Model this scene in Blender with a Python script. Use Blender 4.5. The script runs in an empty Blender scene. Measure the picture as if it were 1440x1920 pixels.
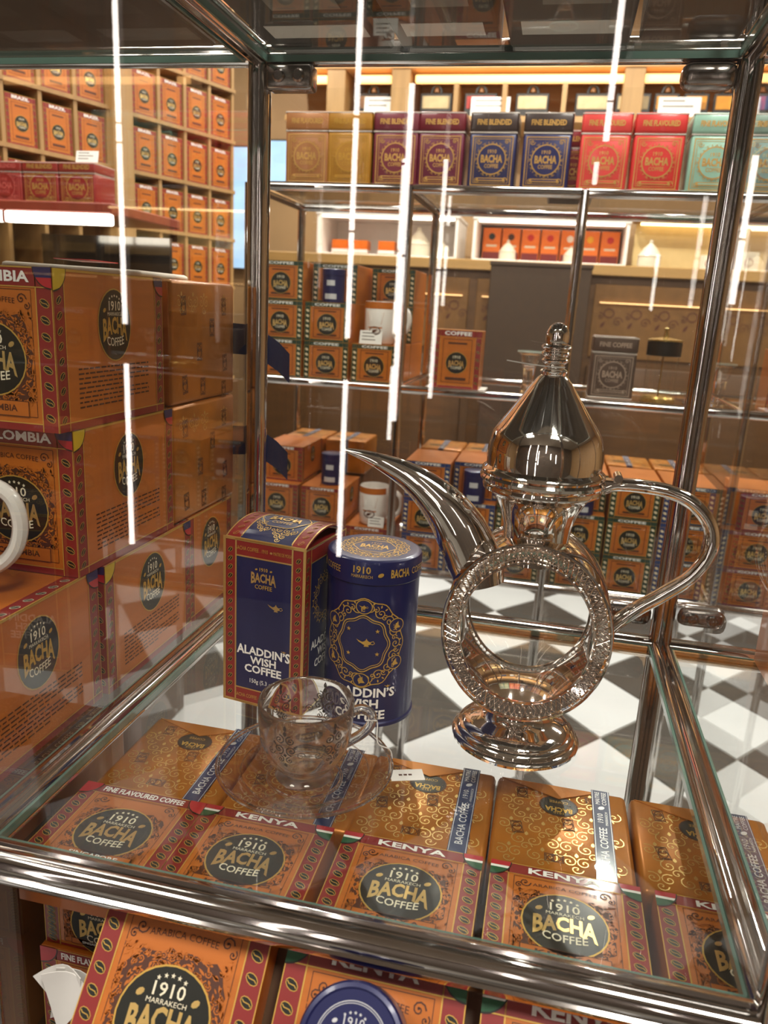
import bpy, bmesh, math, random
from mathutils import Matrix, Vector
random.seed(7)
PI = math.pi
SC = bpy.context.scene
COL = SC.collection

# ------------------------------------------------------------------ camera
CAM = Vector((0.311357, -0.791253, 0.322573))
ROT = ((0.9750678553, -0.1059003597, 0.1950071571),
       (0.2153546067, 0.2396194221, -0.9466810054),
       (0.0535263567, 0.9650739072, 0.2564513263))
cd = bpy.data.cameras.new('camera'); cam = bpy.data.objects.new('camera', cd); COL.objects.link(cam)
m4 = Matrix(ROT).to_4x4(); m4.translation = CAM; cam.matrix_world = m4
cd.sensor_fit = 'HORIZONTAL'; cd.sensor_width = 36.0; cd.lens = 36.0 * 1442 / 1440
cd.clip_start = 0.02; cd.clip_end = 60
cd.dof.use_dof = True; cd.dof.focus_distance = 0.62; cd.dof.aperture_fstop = 14.0
SC.camera = cam

# ------------------------------------------------------------------ world, lights, exposure
w = bpy.data.worlds.new('world'); SC.world = w; w.use_nodes = True
w.node_tree.nodes['Background'].inputs[0].default_value = (0.95, 0.80, 0.64, 1)
w.node_tree.nodes['Background'].inputs[1].default_value = 0.35
SC.view_settings.view_transform = 'Standard'; SC.view_settings.look = 'None'
SC.view_settings.gamma = 1.0; SC.view_settings.use_curve_mapping = False
SC.view_settings.exposure = 0.12
SC.cycles.transparent_max_bounces = 32
SC.cycles.max_bounces = 20; SC.cycles.transmission_bounces = 20; SC.cycles.glossy_bounces = 6
SC.cycles.sample_clamp_indirect = 6.0
CEIL = 1.85
LAMPS = [(-0.9, -1.35, 30, .58), (0.9, -1.45, 46, .58), (0.25, 0.42, 34, .4), (-1.1, 0.7, 28, .4), (1.7, 0.7, 34, .4), (-.45, 2.2, 26, .06), (.75, 2.2, 26, .06), (.15, 2.9, 26, .06), (2.1, 2.4, 34, .2), (-1.3, 2.9, 26, .06)]

# ------------------------------------------------------------------ materials
def lin(h):
    h = h.lstrip('#'); r = [int(h[i:i+2], 16)/255 for i in (0, 2, 4)]
    return tuple((c/12.92 if c <= .04045 else ((c+.055)/1.055)**2.4) for c in r) + (1,)
MATS = {}
def mat(name, hexc, rough=.5, metal=0., vary=.12, scale=30., bump=0., emit=0., coat=0., spec=.5, aniso=False, stretch=None):
    if name in MATS: return MATS[name]
    m = bpy.data.materials.new(name); m.use_nodes = True; nt = m.node_tree; b = nt.nodes['Principled BSDF']
    c = lin(hexc)
    b.inputs['Roughness'].default_value = rough; b.inputs['Metallic'].default_value = metal
    b.inputs['Specular IOR Level'].default_value = spec
    if coat: b.inputs['Coat Weight'].default_value = coat; b.inputs['Coat Roughness'].default_value = .08
    if vary or bump:
        tc = nt.nodes.new('ShaderNodeTexCoord'); nz = nt.nodes.new('ShaderNodeTexNoise')
        nz.inputs['Scale'].default_value = scale; nz.inputs['Detail'].default_value = 3
        src = tc.outputs['Object']
        if stretch:
            mp = nt.nodes.new('ShaderNodeMapping'); mp.inputs['Scale'].default_value = stretch
            nt.links.new(src, mp.inputs[0]); src = mp.outputs[0]
        nt.links.new(src, nz.inputs['Vector'])
        rp = nt.nodes.new('ShaderNodeValToRGB')
        rp.color_ramp.elements[0].position = .3; rp.color_ramp.elements[1].position = .7
        rp.color_ramp.elements[0].color = tuple(x*(1-vary) for x in c[:3]) + (1,)
        rp.color_ramp.elements[1].color = tuple(min(1, x*(1+vary)) for x in c[:3]) + (1,)
        nt.links.new(nz.outputs['Fac'], rp.inputs[0]); nt.links.new(rp.outputs[0], b.inputs['Base Color'])
        if bump:
            bp = nt.nodes.new('ShaderNodeBump'); bp.inputs['Strength'].default_value = bump; bp.inputs['Distance'].default_value = .002
            nt.links.new(nz.outputs['Fac'], bp.inputs['Height']); nt.links.new(bp.outputs[0], b.inputs['Normal'])
    else: b.inputs['Base Color'].default_value = c
    if emit:
        b.inputs['Emission Color'].default_value = c; b.inputs['Emission Strength'].default_value = emit
    MATS[name] = m; return m
def glass_pane(name, tint, ior=1.5, gain=1.0):
    """thin sheet: fresnel-weighted mirror over clear transmission"""
    m = bpy.data.materials.new(name); m.use_nodes = True; nt = m.node_tree; nt.nodes.clear()
    o = nt.nodes.new('ShaderNodeOutputMaterial'); mx = nt.nodes.new('ShaderNodeMixShader')
    t = nt.nodes.new('ShaderNodeBsdfTransparent'); g = nt.nodes.new('ShaderNodeBsdfGlossy'); f = nt.nodes.new('ShaderNodeFresnel')
    t.inputs[0].default_value = tint; g.inputs['Roughness'].default_value = .0; g.inputs[0].default_value = (1, 1, 1, 1)
    ge = nt.nodes.new('ShaderNodeNewGeometry'); mr = nt.nodes.new('ShaderNodeMapRange')   # same reflectance from both faces
    mr.inputs['To Min'].default_value = ior; mr.inputs['To Max'].default_value = 1/ior
    nt.links.new(ge.outputs['Backfacing'], mr.inputs['Value']); nt.links.new(mr.outputs[0], f.inputs[0])
    mul = nt.nodes.new('ShaderNodeMath'); mul.operation = 'MULTIPLY'; mul.inputs[1].default_value = gain; mul.use_clamp = True
    nt.links.new(f.outputs[0], mul.inputs[0]); nt.links.new(mul.outputs[0], mx.inputs[0])
    nt.links.new(t.outputs[0], mx.inputs[1]); nt.links.new(g.outputs[0], mx.inputs[2]); nt.links.new(mx.outputs[0], o.inputs[0])
    MATS[name] = m; return m
def solid_glass(name, col, ior=1.46, clear=.2):
    m = bpy.data.materials.new(name); m.use_nodes = True; nt = m.node_tree; nt.nodes.clear()
    o = nt.nodes.new('ShaderNodeOutputMaterial'); g = nt.nodes.new('ShaderNodeBsdfGlass')
    g.inputs[0].default_value = col; g.inputs['Roughness'].default_value = 0; g.inputs['IOR'].default_value = ior
    t = nt.nodes.new('ShaderNodeBsdfTransparent'); t.inputs[0].default_value = col; mx = nt.nodes.new('ShaderNodeMixShader'); mx.inputs[0].default_value = clear
    nt.links.new(g.outputs[0], mx.inputs[1]); nt.links.new(t.outputs[0], mx.inputs[2])
    nt.links.new(mx.outputs[0], o.inputs[0]); MATS[name] = m; return m

ORANGE = mat('orange_card', '#B9651B', .38, vary=.10, scale=9, coat=.35, stretch=(1, 1, 12))
RED = mat('red_card', '#841F1C', .4, vary=.05, coat=.3)
GOLD = mat('gold_foil', '#E8C47A', .30, .75, vary=.05)
GOLDINK = mat('gold_ink', '#C9A04A', .4, .35, vary=.04)
BLACK = mat('black_ink', '#16170F', .35, vary=.1, coat=.3)
BROWN = mat('brown_ink', '#4A2109', .5, vary=.1)
CREAM = mat('cream_ink', '#E6DCC0', .5, vary=.03)
WHITE = mat('white_ink', '#F0EDE6', .45, vary=.03)
GREENINK = mat('green_ink', '#12522F', .4, vary=.1, coat=.3)
YELLOW = mat('yellow_ink', '#C9A81E', .4, vary=.05, coat=.3)
FLAGBLUE = mat('blue_ink', '#1C1F52', .4, vary=.05, coat=.3)
FLAGRED = mat('flag_red', '#B3202A', .4, vary=.05, coat=.3)
NAVY = mat('navy_card', '#161A48', .42, vary=.06, coat=.25)
TINNAVY = mat('navy_tin', '#171B4E', .36, .15, vary=.06, coat=.3)
WRAP = mat('gold_wrap', '#B06A1A', .32, .35, vary=.25, scale=26, bump=.25)
RIBBON = mat('navy_ribbon', '#142A55', .4, vary=.06, coat=.3)
SILVERINK = mat('silver_ink', '#D5D6D8', .35, .3, vary=.03)
CHROME = mat('chrome', '#CFCAC6', .07, 1., vary=.03)
PEWTER = mat('pot_silver', '#F2ECE6', .05, 1., vary=.02)
HINGE = mat('hinge_steel', '#9C948F', .2, 1., vary=.05)
PANE = glass_pane('pane_glass', (.97, .98, .97, 1), 1.5, 1.15)
SHELFGLASS = glass_pane('shelf_glass', (.95, .975, .96, 1), 1.5, 1.0)
CLEAR = solid_glass('clear_glass', (.985, .975, .965, 1), 1.46, .12)
DISH = glass_pane('dish_glass', (.965, .955, .945, 1), 1.5, 1.25)
THIN = glass_pane('thin_glass', (.96, .96, .95, 1), 1.45, 1.2)
WOOD = mat('light_wood', '#A07C4C', .5, vary=.12, scale=5, stretch=(8, 8, .8))
DARKWOOD = mat('brown_wood', '#573A1E', .45, vary=.12, scale=4, stretch=(1, 1, 7))
PORCELAIN = mat('white_porcelain', '#E6E1DA', .2, vary=.02, coat=.4)
PAPER = mat('white_paper', '#E9E6E0', .7, vary=.03)
FILM = MATS.get('pane_glass')

# ------------------------------------------------------------------ object helpers
def newobj(name, data, parent=None, mw=None):
    o = bpy.data.objects.new(name, data); COL.objects.link(o)
    if parent is not None: o.parent = parent
    if mw is not None: o.matrix_basis = mw
    return o
def tag(o, label, cat, group=None):
    o['label'] = label; o['category'] = cat
    if group: o['group'] = group
    return o
def thing(name, label, cat, loc=(0, 0, 0), rz=0., group=None):
    o = newobj(name, None); o.location = loc; o.rotation_euler = (0, 0, rz); o.empty_display_size = .02
    return tag(o, label, cat, group)
def smooth(bm, ang=.6):
    for f in bm.faces: f.smooth = True
    for e in bm.edges:
        if len(e.link_faces) == 2 and e.calc_face_angle(0) > ang: e.smooth = False
def mesh(bm, name, mats, ang=.6):
    bmesh.ops.recalc_face_normals(bm, faces=bm.faces)
    smooth(bm, ang)
    me = bpy.data.meshes.new(name); bm.to_mesh(me); bm.free()
    for m in (mats if isinstance(mats, (list, tuple)) else [mats]): me.materials.append(m)
    return me
def box_bm(x0, x1, y0, y1, z0, z1, bev=0., seg=1, bm=None):
    bm = bm or bmesh.new()
    vs = [bm.verts.new(p) for p in ((x0,y0,z0),(x1,y0,z0),(x1,y1,z0),(x0,y1,z0),(x0,y0,z1),(x1,y0,z1),(x1,y1,z1),(x0,y1,z1))]
    fs = [bm.faces.new([vs[i] for i in q]) for q in ((0,3,2,1),(4,5,6,7),(0,1,5,4),(1,2,6,5),(2,3,7,6),(3,0,4,7))]
    if bev:
        es = list({e for f in fs for e in f.edges})
        bmesh.ops.bevel(bm, geom=es, offset=bev, segments=seg, affect='EDGES', profile=.5)
    return bm
def boxm(name, x0, x1, y0, y1, z0, z1, m, bev=.0, seg=1): return mesh(box_bm(x0, x1, y0, y1, z0, z1, bev, seg), name, m)
def lathe_bm(prof, n=48, bm=None, c=(0, 0)):
    bm = bm or bmesh.new(); rings = []
    for r, z in prof:
        if r < 1e-6: rings.append([bm.verts.new((c[0], c[1], z))])
        else: rings.append([bm.verts.new((c[0]+r*math.cos(2*PI*i/n), c[1]+r*math.sin(2*PI*i/n), z)) for i in range(n)])
    for a, b in zip(rings, rings[1:]):
        if len(a) == 1 and len(b) == 1: continue
        for i in range(n):
            j = (i+1) % n
            if len(a) == 1: bm.faces.new((a[0], b[i], b[j]))
            elif len(b) == 1: bm.faces.new((a[i], a[j], b[0]))
            else: bm.faces.new((a[i], a[j], b[j], b[i]))
    return bm
def tube_bm(pts, rad, n=8, bm=None, flat=1.0, closed=False, nrm=None):
    """sweep an ellipse along pts; rad per point or constant; nrm fixes the flat axis"""
    bm = bm or bmesh.new(); pts = [Vector(p) for p in pts]; N = len(pts)
    if not isinstance(rad, (list, tuple)): rad = [rad]*N
    rings = []; prev = None
    for i, p in enumerate(pts):
        if closed: t = pts[(i+1) % N]-pts[i-1]
        else: t = pts[min(i+1, N-1)]-pts[max(i-1, 0)]
        t.normalize()
        a = Vector(nrm) if nrm else (prev if prev is not None else (Vector((0, 0, 1)) if abs(t.z) < .9 else Vector((1, 0, 0))))
        a = a - t*a.dot(t); a.normalize(); prev = a; b = t.cross(a)
        r = rad[i]; ra, rb = (r if isinstance(r, tuple) else (r*flat, r))
        rings.append([bm.verts.new(p+a*ra*math.cos(2*PI*k/n)+b*rb*math.sin(2*PI*k/n)) for k in range(n)])
    for i in range(N if closed else N-1):
        A, B = rings[i], rings[(i+1) % N]
        for k in range(n): bm.faces.new((A[k], A[(k+1) % n], B[(k+1) % n], B[k]))
    if not closed: bm.faces.new(rings[0][::-1]); bm.faces.new(rings[-1])
    return bm
def catmull(P, k=6):
    P = [Vector(p) for p in P]; Q = [P[0]*2-P[1]]+P+[P[-1]*2-P[-2]]; out = []
    for i in range(1, len(Q)-2):
        for s in range(k):
            t = s/k; a, b, c, d = Q[i-1:i+3]
            out.append(.5*((2*b)+(c-a)*t+(2*a-5*b+4*c-d)*t*t+(3*b-a-3*c+d)*t**3))
    out.append(P[-1]); return out
def lerp_list(L, n):
    out = []
    for i in range(n):
        t = i/(n-1)*(len(L)-1); k = min(int(t), len(L)-2); f = t-k
        a, b = L[k], L[k+1]
        out.append(tuple(x+(y-x)*f for x, y in zip(a, b)) if isinstance(a, tuple) else a+(b-a)*f)
    return out

# ------------------------------------------------------------------ flat print (ink drawn as thin geometry)
TXT = {}
def text2d(s, bold=.0):
    key = (s, bold)
    if key in TXT: return TXT[key]
    cu = bpy.data.curves.new('t', 'FONT'); cu.body = s; cu.size = 1; cu.resolution_u = 2; cu.offset = bold; cu.align_x = 'CENTER'; cu.fill_mode = 'FRONT'
    ob = bpy.data.objects.new('t', cu); COL.objects.link(ob)
    dg = bpy.context.evaluated_depsgraph_get(); dg.update(); ev = ob.evaluated_get(dg); me = ev.to_mesh()
    V = [(v.co.x, v.co.y) for v in me.vertices]; F = [tuple(p.vertices) for p in me.polygons]
    ev.to_mesh_clear(); bpy.data.objects.remove(ob); bpy.data.curves.remove(cu)
    xs = [v[0] for v in V]; h = .69
    cx = (min(xs)+max(xs))/2; wd = max(xs)-min(xs)
    TXT[key] = ([((x-cx)/h, y/h) for x, y in V], F, wd/h); return TXT[key]
class Art:
    def __init__(s, fn): s.fn = fn; s.v = []; s.f = []; s.m = []; s.mats = []
    def mi(s, m):
        if m not in s.mats: s.mats.append(m)
        return s.mats.index(m)
    def add(s, V, F, m, layer):
        b = len(s.v); k = s.mi(m)
        s.v += [s.fn(x, y, layer) for x, y in V]
        for f in F: s.f.append(tuple(i+b for i in f)); s.m.append(k)
    def poly(s, P, m, layer=1): s.add(P, [tuple(range(len(P)))], m, layer)
    def rect(s, x0, x1, y0, y1, m, layer=1, nx=1, ny=1):
        V = [(x0+(x1-x0)*i/nx, y0+(y1-y0)*j/ny) for j in range(ny+1) for i in range(nx+1)]
        F = [(j*(nx+1)+i, j*(nx+1)+i+1, (j+1)*(nx+1)+i+1, (j+1)*(nx+1)+i) for j in range(ny) for i in range(nx)]
        s.add(V, F, m, layer)
    def frame(s, x0, x1, y0, y1, t, m, layer=2):
        s.stroke([(x0, y0), (x1, y0), (x1, y1), (x0, y1)], t, m, layer, True)
    def ell(s, cx, cy, rx, ry, m, layer=1, n=24, a=0.):
        V = []
        for i in range(n):
            x, y = rx*math.cos(2*PI*i/n), ry*math.sin(2*PI*i/n)
            V.append((cx+x*math.cos(a)-y*math.sin(a), cy+x*math.sin(a)+y*math.cos(a)))
        s.add(V, [tuple(range(n))], m, layer)
    def ring(s, cx, cy, rx, ry, t, m, layer=2, n=36, wob=0., k=8):
        P = [(cx+rx*(1+wob*math.cos(k*2*PI*i/n))*math.cos(2*PI*i/n), cy+ry*(1+wob*math.cos(k*2*PI*i/n))*math.sin(2*PI*i/n)) for i in range(n)]
        s.stroke(P, t, m, layer, True)
    def stroke(s, P, t, m, layer=2, closed=False):
        n = len(P); V = []; F = []
        ts = t if isinstance(t, (list, tuple)) else [t]*n
        for i in range(n):
            a = P[i-1] if (i > 0 or closed) else P[i]; b = P[(i+1) % n] if (i < n-1 or closed) else P[i]
            if closed and n == 4:  # mitre
                d0 = Vector((P[i][0]-a[0], P[i][1]-a[1])).normalized(); d1 = Vector((b[0]-P[i][0], b[1]-P[i][1])).normalized()
                nn = Vector((-d0.y-d1.y, d0.x+d1.x)); w = ts[i]/2
            else:
                d = Vector((b[0]-a[0], b[1]-a[1]))
                if d.length < 1e-9: d = Vector((1, 0))
                d.normalize(); nn = Vector((-d.y, d.x)); w = ts[i]/2
            V += [(P[i][0]+nn.x*w, P[i][1]+nn.y*w), (P[i][0]-nn.x*w, P[i][1]-nn.y*w)]
        for i in range(n if closed else n-1):
            j = (i+1) % n; F.append((2*i, 2*i+1, 2*j+1, 2*j))
        s.add(V, F, m, layer)
    def spiral(s, cx, cy, r, a0, turns, t, m, layer=2, flip=1, n=16):
        P = [(cx+r*(1-.88*i/n)*math.cos(a0+flip*turns*2*PI*i/n), cy+r*(1-.88*i/n)*math.sin(a0+flip*turns*2*PI*i/n)) for i in range(n+1)]
        s.stroke(P, [t*(1-.3*i/n) for i in range(n+1)], m, layer); s.ell(P[-1][0], P[-1][1], t*.9, t*.9, m, layer, 6)
    def leaf(s, cx, cy, l, wd, a, m, layer=2):
        L = [(-l/2, 0), (-l*.2, wd/2), (l*.15, wd*.42), (l/2, 0), (l*.15, -wd*.42), (-l*.2, -wd/2)]
        s.poly([(cx+x*math.cos(a)-y*math.sin(a), cy+x*math.sin(a)+y*math.cos(a)) for x, y in L], m, layer)
    def star(s, cx, cy, r, m, layer=2):
        s.poly([(cx+(r if i % 2 == 0 else r*.42)*math.sin(i*PI/5), cy+(r if i % 2 == 0 else r*.42)*math.cos(i*PI/5)) for i in range(10)], m, layer)
    def bean(s, cx, cy, l, a, dark, rim, layer=2, n=12):
        s.ell(cx, cy, l*.5, l*.33, rim, layer, n, a); s.ell(cx, cy, l*.445, l*.275, dark, layer+1, n, a)
        P = [(x*l*.38, .07*l*math.sin(x*3)) for x in (-1, -.5, 0, .5, 1)]
        s.stroke([(cx+x*math.cos(a)-y*math.sin(a), cy+x*math.sin(a)+y*math.cos(a)) for x, y in P], l*.06, rim, layer+2)
    def text(s, t, cx, cy, h, m, layer=3, width=None, bold=.0, warp=None, ang=0.):
        if not t: return
        V, F, wd = text2d(t, bold); k = (width/wd) if width else h; P = []
        for x, y in V:
            X, Y = x*k, y*h
            if warp: X, Y = warp(X/(wd*k/2), X, Y)
            if ang: X, Y = X*math.cos(ang)-Y*math.sin(ang), X*math.sin(ang)+Y*math.cos(ang)
            P.append((cx+X, cy+Y))
        s.add(P, F, m, layer)
    def mesh(s, name):
        me = bpy.data.meshes.new(name); me.from_pydata(s.v, [], s.f)
        for m in s.mats: me.materials.append(m)
        me.polygons.foreach_set('material_index', s.m); me.update(); return me
EPS = .00009
def flat_front(d): return lambda x, y, l: (x, -d/2-EPS*l, y)
def flat_right(w): return lambda x, y, l: (w/2+EPS*l, x, y)
def flat_left(w): return lambda x, y, l: (-w/2-EPS*l, -x, y)
def flat_top(h): return lambda x, y, l: (x, y, h+EPS*l)

def logo_disc(A, cx, cy, rx, ry, base=BLACK, ink=GOLD, ink2=CREAM, detail=True, L=3, rim=BLACK):
    A.ell(cx, cy, rx*1.04, ry*1.04, GOLDINK, L, 28); A.ell(cx, cy, rx, ry, base, L+1, 28)
    A.text('1910', cx, cy+ry*.42, ry*.26, ink2, L+3, width=rx*.72, bold=.01)
    arch = lambda u, X, Y: (X, Y - u*u*ry*(.16*(1-Y/(ry*.44))+.07))
    A.text('BACHA', cx, cy-ry*.22, ry*.44, ink, L+3, width=rx*1.5, bold=.035, warp=arch)
    A.text('COFFEE', cx, cy-ry*.60, ry*.24, ink2, L+3, width=rx*1.05, bold=.01, warp=lambda u, X, Y: (X, Y+ry*.06*u*u))
    if detail:
        A.text('MARRAKECH', cx, cy+ry*.27, ry*.1, ink2, L+3, width=rx*.9)
        for sx in (-1, 1): A.bean(cx+sx*rx*.62, cy+ry*.42, rx*.2, .6, ink, ink, L+2, 8)
        for i in range(5): A.star(cx+(i-2)*rx*.15, cy+ry*(.83-.02*(i-2)**2), rx*.055, ink2, L+3)
def foliage(A, cx, cy, rx, ry, hw, hh, m, L=2, n=150, seed=1):
    """dense floral engraving around the disc: dark ground cut by leaf shapes"""
    R = random.Random(seed); k = 40; P = []
    for i in range(k):
        a = 2*PI*i/k; q = 1/max(abs(math.cos(a))/hw, abs(math.sin(a))/hh); e = 1/math.sqrt((math.cos(a)/(hw*1.05))**2+(math.sin(a)/(hh*1.05))**2)
        r = (.55*q+.45*e)*(.95+.05*math.sin(i*2.4)); P.append((cx+r*math.cos(a), cy+r*math.sin(a)))
    A.poly(P, m, L)
    for i in range(n):
        x, y = R.uniform(-hw, hw), R.uniform(-hh, hh); q = (x/rx)**2+(y/ry)**2
        if q < .92: continue
        a = math.atan2(y, x)+R.uniform(.6, 2.4)
        if R.random() < .25: A.spiral(cx+x, cy+y, hw*.07, a, 1.1, hw*.022, ORANGE, L+1, R.choice((-1, 1)), 8)
        else: A.leaf(cx+x, cy+y, hw*R.uniform(.08, .17), hw*R.uniform(.025, .05), a, ORANGE, L+1)

def flag_quarter(A, x, y, r, sx, kind, L=6):
    """quarter disc of flag colours on a box corner"""
    n = 10; arc = lambda r0: [(x+sx*r0*math.cos(-PI/2*i/n), y+r0*math.sin(-PI/2*i/n)) for i in range(n+1)]
    def seg(y0, y1, m, l):
        P = [(x, y0)]; S = []
        for i in range(9):
            yy = y0+(y1-y0)*i/8; dx = math.sqrt(max(0, r*r-(yy-y)**2)); S.append((x+sx*dx, yy))
        A.poly([(x, y0)]+S+[(x, y1)], m, l)
    A.poly([(x, y)]+arc(r*1.06), BLACK, L)
    if kind == 'COLOMBIA': seg(y-r, y-r*.5, FLAGRED, L+1); seg(y-r*.5, y, FLAGBLUE, L+1)
    elif kind == 'YELLOW': seg(y-r, y, YELLOW, L+1)
    elif kind == 'KENYA': seg(y-r, y-r*.5, GREENINK, L+1); seg(y-r*.5, y-r*.34, WHITE, L+1); seg(y-r*.34, y, FLAGRED, L+1)
    else: seg(y-r, y, FLAGRED, L+1)
def columns(A, w, h, cw, nb, col, bl, top, bot, dark=BLACK, rim=GOLDINK, line=GOLDINK, L=1, tilt=.55):
    for sx in (-1, 1):
        x0, x1 = (-w/2, -w/2+cw) if sx < 0 else (w/2-cw, w/2)
        A.rect(x0, x1, 0, h, col, L)
        xi = x1 if sx < 0 else x0
        A.rect(xi-.0004, xi+.0004, 0, h, line, L+2)
        xe = x0 if sx < 0 else x1
        A.rect(xe-.0006 if sx > 0 else xe, xe if sx > 0 else xe+.0006, 0, h, line, L+2)
        for i in range(nb): A.bean((x0+x1)/2, bot+(top-bot)*(i+.5)/nb, bl, tilt*-1, dark, rim, L+2, 10)
def face_art(fn, w, h, title, flag, col=RED, detail=True, base=BLACK, sub='ARABICA COFFEE', foot=None, dark=BLACK, side=None, ftxt=WHITE):
    A = Art(fn); cw = w*.125
    columns(A, w, h, cw, 8 if detail else 6, col, cw*.66, h*.84, h*.04, dark=dark)
    A.rect(-w/2, w/2, h*.885, h, col, 3)
    A.rect(-w/2, w/2, h*.88, h*.886, GOLDINK, 5); A.rect(-w/2, w/2, h*.992, h, GOLDINK, 5)
    if title: A.text(title, 0, h*.912, h*.06, ftxt, 6, width=w*min(.66, .085*len(title)+.06), bold=.03)
    if flag:
        for sx in (-1, 1): flag_quarter(A, sx*w/2, h, w*.135, -sx, flag)
    A.rect(-w/2+cw, w/2-cw, .0, h*.045, col, 2); A.rect(-w/2+cw, w/2-cw, h*.045, h*.052, GOLDINK, 3)
    cy = h*.44; rx = w*(.265 if detail else .22); ry = w*(.25 if detail else .22)
    if detail:
        A.text(sub, 0, h*.79, h*.032, BROWN, 4, width=w*.42, warp=lambda u, X, Y: (X, Y-h*.01*u*u))
        A.frame(-w*.335, w*.335, h*.09, h*.865, w*.004, BROWN, 3)
        for sx in (-1, 1):
            A.spiral(sx*w*.26, h*.81, w*.04, 0, 1.3, w*.009, BROWN, 4, sx, 12); A.spiral(sx*w*.3, h*.77, w*.028, 1, 1.2, w*.008, BROWN, 4, -sx, 10)
        foliage(A, 0, cy, rx*1.04, ry*1.04, w*.33, h*.30, BROWN, 3, 620, len(title or 'x'))
        A.rect(-w*.27, w*.27, h*.09, h*.185, ORANGE, 7); A.frame(-w*.27, w*.27, h*.09, h*.185, w*.005, BROWN, 8)
        A.text(foot or title, 0, h*.12, h*.04, ftxt if foot else BROWN, 9, width=w*.36, bold=.02)
    else:
        A.frame(-w*.3, w*.3, h*.1, h*.84, w*.012, BROWN, 3); A.rect(-w*.2, w*.2, h*.76, h*.79, BROWN, 4); A.rect(-w*.22, w*.22, h*.14, h*.19, BROWN, 4)
    logo_disc(A, 0, cy, rx, ry, base, GOLD, CREAM, detail, 6)
    return A
def side_art(fn, w, h, flagcol=None, col=RED, lines=True):
    A = Art(fn); cw = .0125
    columns(A, w, h, cw, 9, col, .0075, h*.86, h*.03, tilt=-.7)
    A.rect(-w/2, w/2, h*.985, h, GOLDINK, 4); A.rect(-w/2+cw, w/2-cw, 0, h*.05, col, 2); A.rect(-w/2, w/2, h*.05, h*.058, GOLDINK, 4)
    if flagcol:
        flag_quarter(A, -w/2, h, .0145, 1, flagcol); flag_quarter(A, w/2, h, .0145, -1, 'COLOMBIA')
    logo_disc(A, 0, h*.66, h*.2, h*.235, BLACK, GOLDINK, CREAM, True, 3)
    if lines:
        R = random.Random(3)
        for i in range(9):
            y = h*.38-i*h*.031; x = -w*.33; e = w*.33 if i not in (4, 8) else w*.05
            while x < e:
                l = R.uniform(.003, .009); A.rect(x, min(x+l, e), y, y+h*.011, BROWN, 2); x += l+.0016
    return A

# ------------------------------------------------------------------ cartons
def carton_mesh(name, w, d, h, m, bev=.0008): return boxm(name, -w/2, w/2, -d/2, d/2, 0, h, m, bev, 1)
class Proto: pass
PROTO = {}
def proto_box(key, w, d, h, title, flag, col=RED, detail=True, sideflag=None, foot=None, base=BLACK, dark=BLACK, side=True, sub='ARABICA COFFEE', topart=False):
    p = Proto(); p.dim = (w, d, h); p.parts = [('carton', carton_mesh(key+'_carton', w, d, h, ORANGE), None)]
    p.parts.append(('front_print', face_art(flat_front(d), w, h, title, flag, col, detail, base, sub, foot, dark).mesh(key+'_front'), None))
    if side: p.parts.append(('side_print', side_art(flat_right(w), d, h, sideflag, col, detail).mesh(key+'_side'), None))
    if topart:
        A = Art(flat_top(h)); cw = .0125
        A.rect(-w/2, w/2, -d/2, -d/2+.013, col, 1); A.text(title, 0, -d/2+.003, .007, WHITE, 3, width=w*.6, bold=.03)
        A.rect(-w/2, -w/2+cw, -d/2, d/2, col, 2); A.rect(w/2-cw, w/2, -d/2, d/2, col, 2)
        for sx in (-1, 1):
            for i in range(10): A.bean(sx*(w/2-cw/2), -d/2+.02+i*.014, .0075, .8, BLACK, CREAM, 3, 8)
            A.rect(sx*w/2-.0006, sx*w/2+.0006, -d/2, d/2, GOLDINK, 4)
        p.parts.append(('top_print', A.mesh(key+'_top'), None))
    PROTO[key] = p; return p
def place(key, name, label, cat, loc, rz=0., group=None, rot=None):
    p = PROTO[key]; r = thing(name, label, cat, loc, rz, group)
    if rot: r.rotation_euler = rot
    for n, me, _ in p.parts: newobj(n, me, r)
    return r
def rnd_scroll(A, x0, x1, y0, y1, m, pitch=.023, r=.0092, t=.00085, L=1, seed=0, skip=None):
    R = random.Random(seed); j = 0; y = y0+r*1.2
    while y < y1-r*.6:
        x = x0+r*1.1+(pitch/2 if j % 2 else 0); k = 0
        while x < x1-r*.6:
            if not (skip and skip(x, y)) and R.random() < .9:
                f = 1 if (k+j) % 2 else -1
                A.spiral(x-r*.55, y, r*.62, PI/2+.5, 1.35, t, m, L, f, 14); A.spiral(x+r*.55, y, r*.62, PI/2-.5, 1.35, t, m, L, -f, 14)
                A.spiral(x, y-r*.75, r*.5, 0, 1.1, t, m, L, f, 12)
                A.leaf(x, y+r*.75, r*.5, r*.3, PI/2, m, L)
            x += pitch; k += 1
        y += pitch*.62; j += 1
def mini_badge(A, cx, cy, s, ang, L=2, ink=BROWN):
    c, n = math.cos(ang), math.sin(ang)
    T = lambda P: [(cx+x*c-y*n, cy+x*n+y*c) for x, y in P]
    A.stroke(T([(-s*.5, -s*.85), (s*.5, -s*.85), (s*.5, s*.85), (-s*.5, s*.85)]), s*.07, ink, L, True)
    A.stroke(T([(s*.42*math.cos(2*PI*i/16), s*.6*math.sin(2*PI*i/16)) for i in range(16)]), s*.08, ink, L, True)
    A.text('BACHA', cx, cy, s*.3, ink, L+1, width=s*.8, bold=.03, ang=ang)
    for dy in (-.72, .72): A.stroke(T([(-s*.4, dy*s), (s*.4, dy*s)]), s*.1, ink, L)
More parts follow.
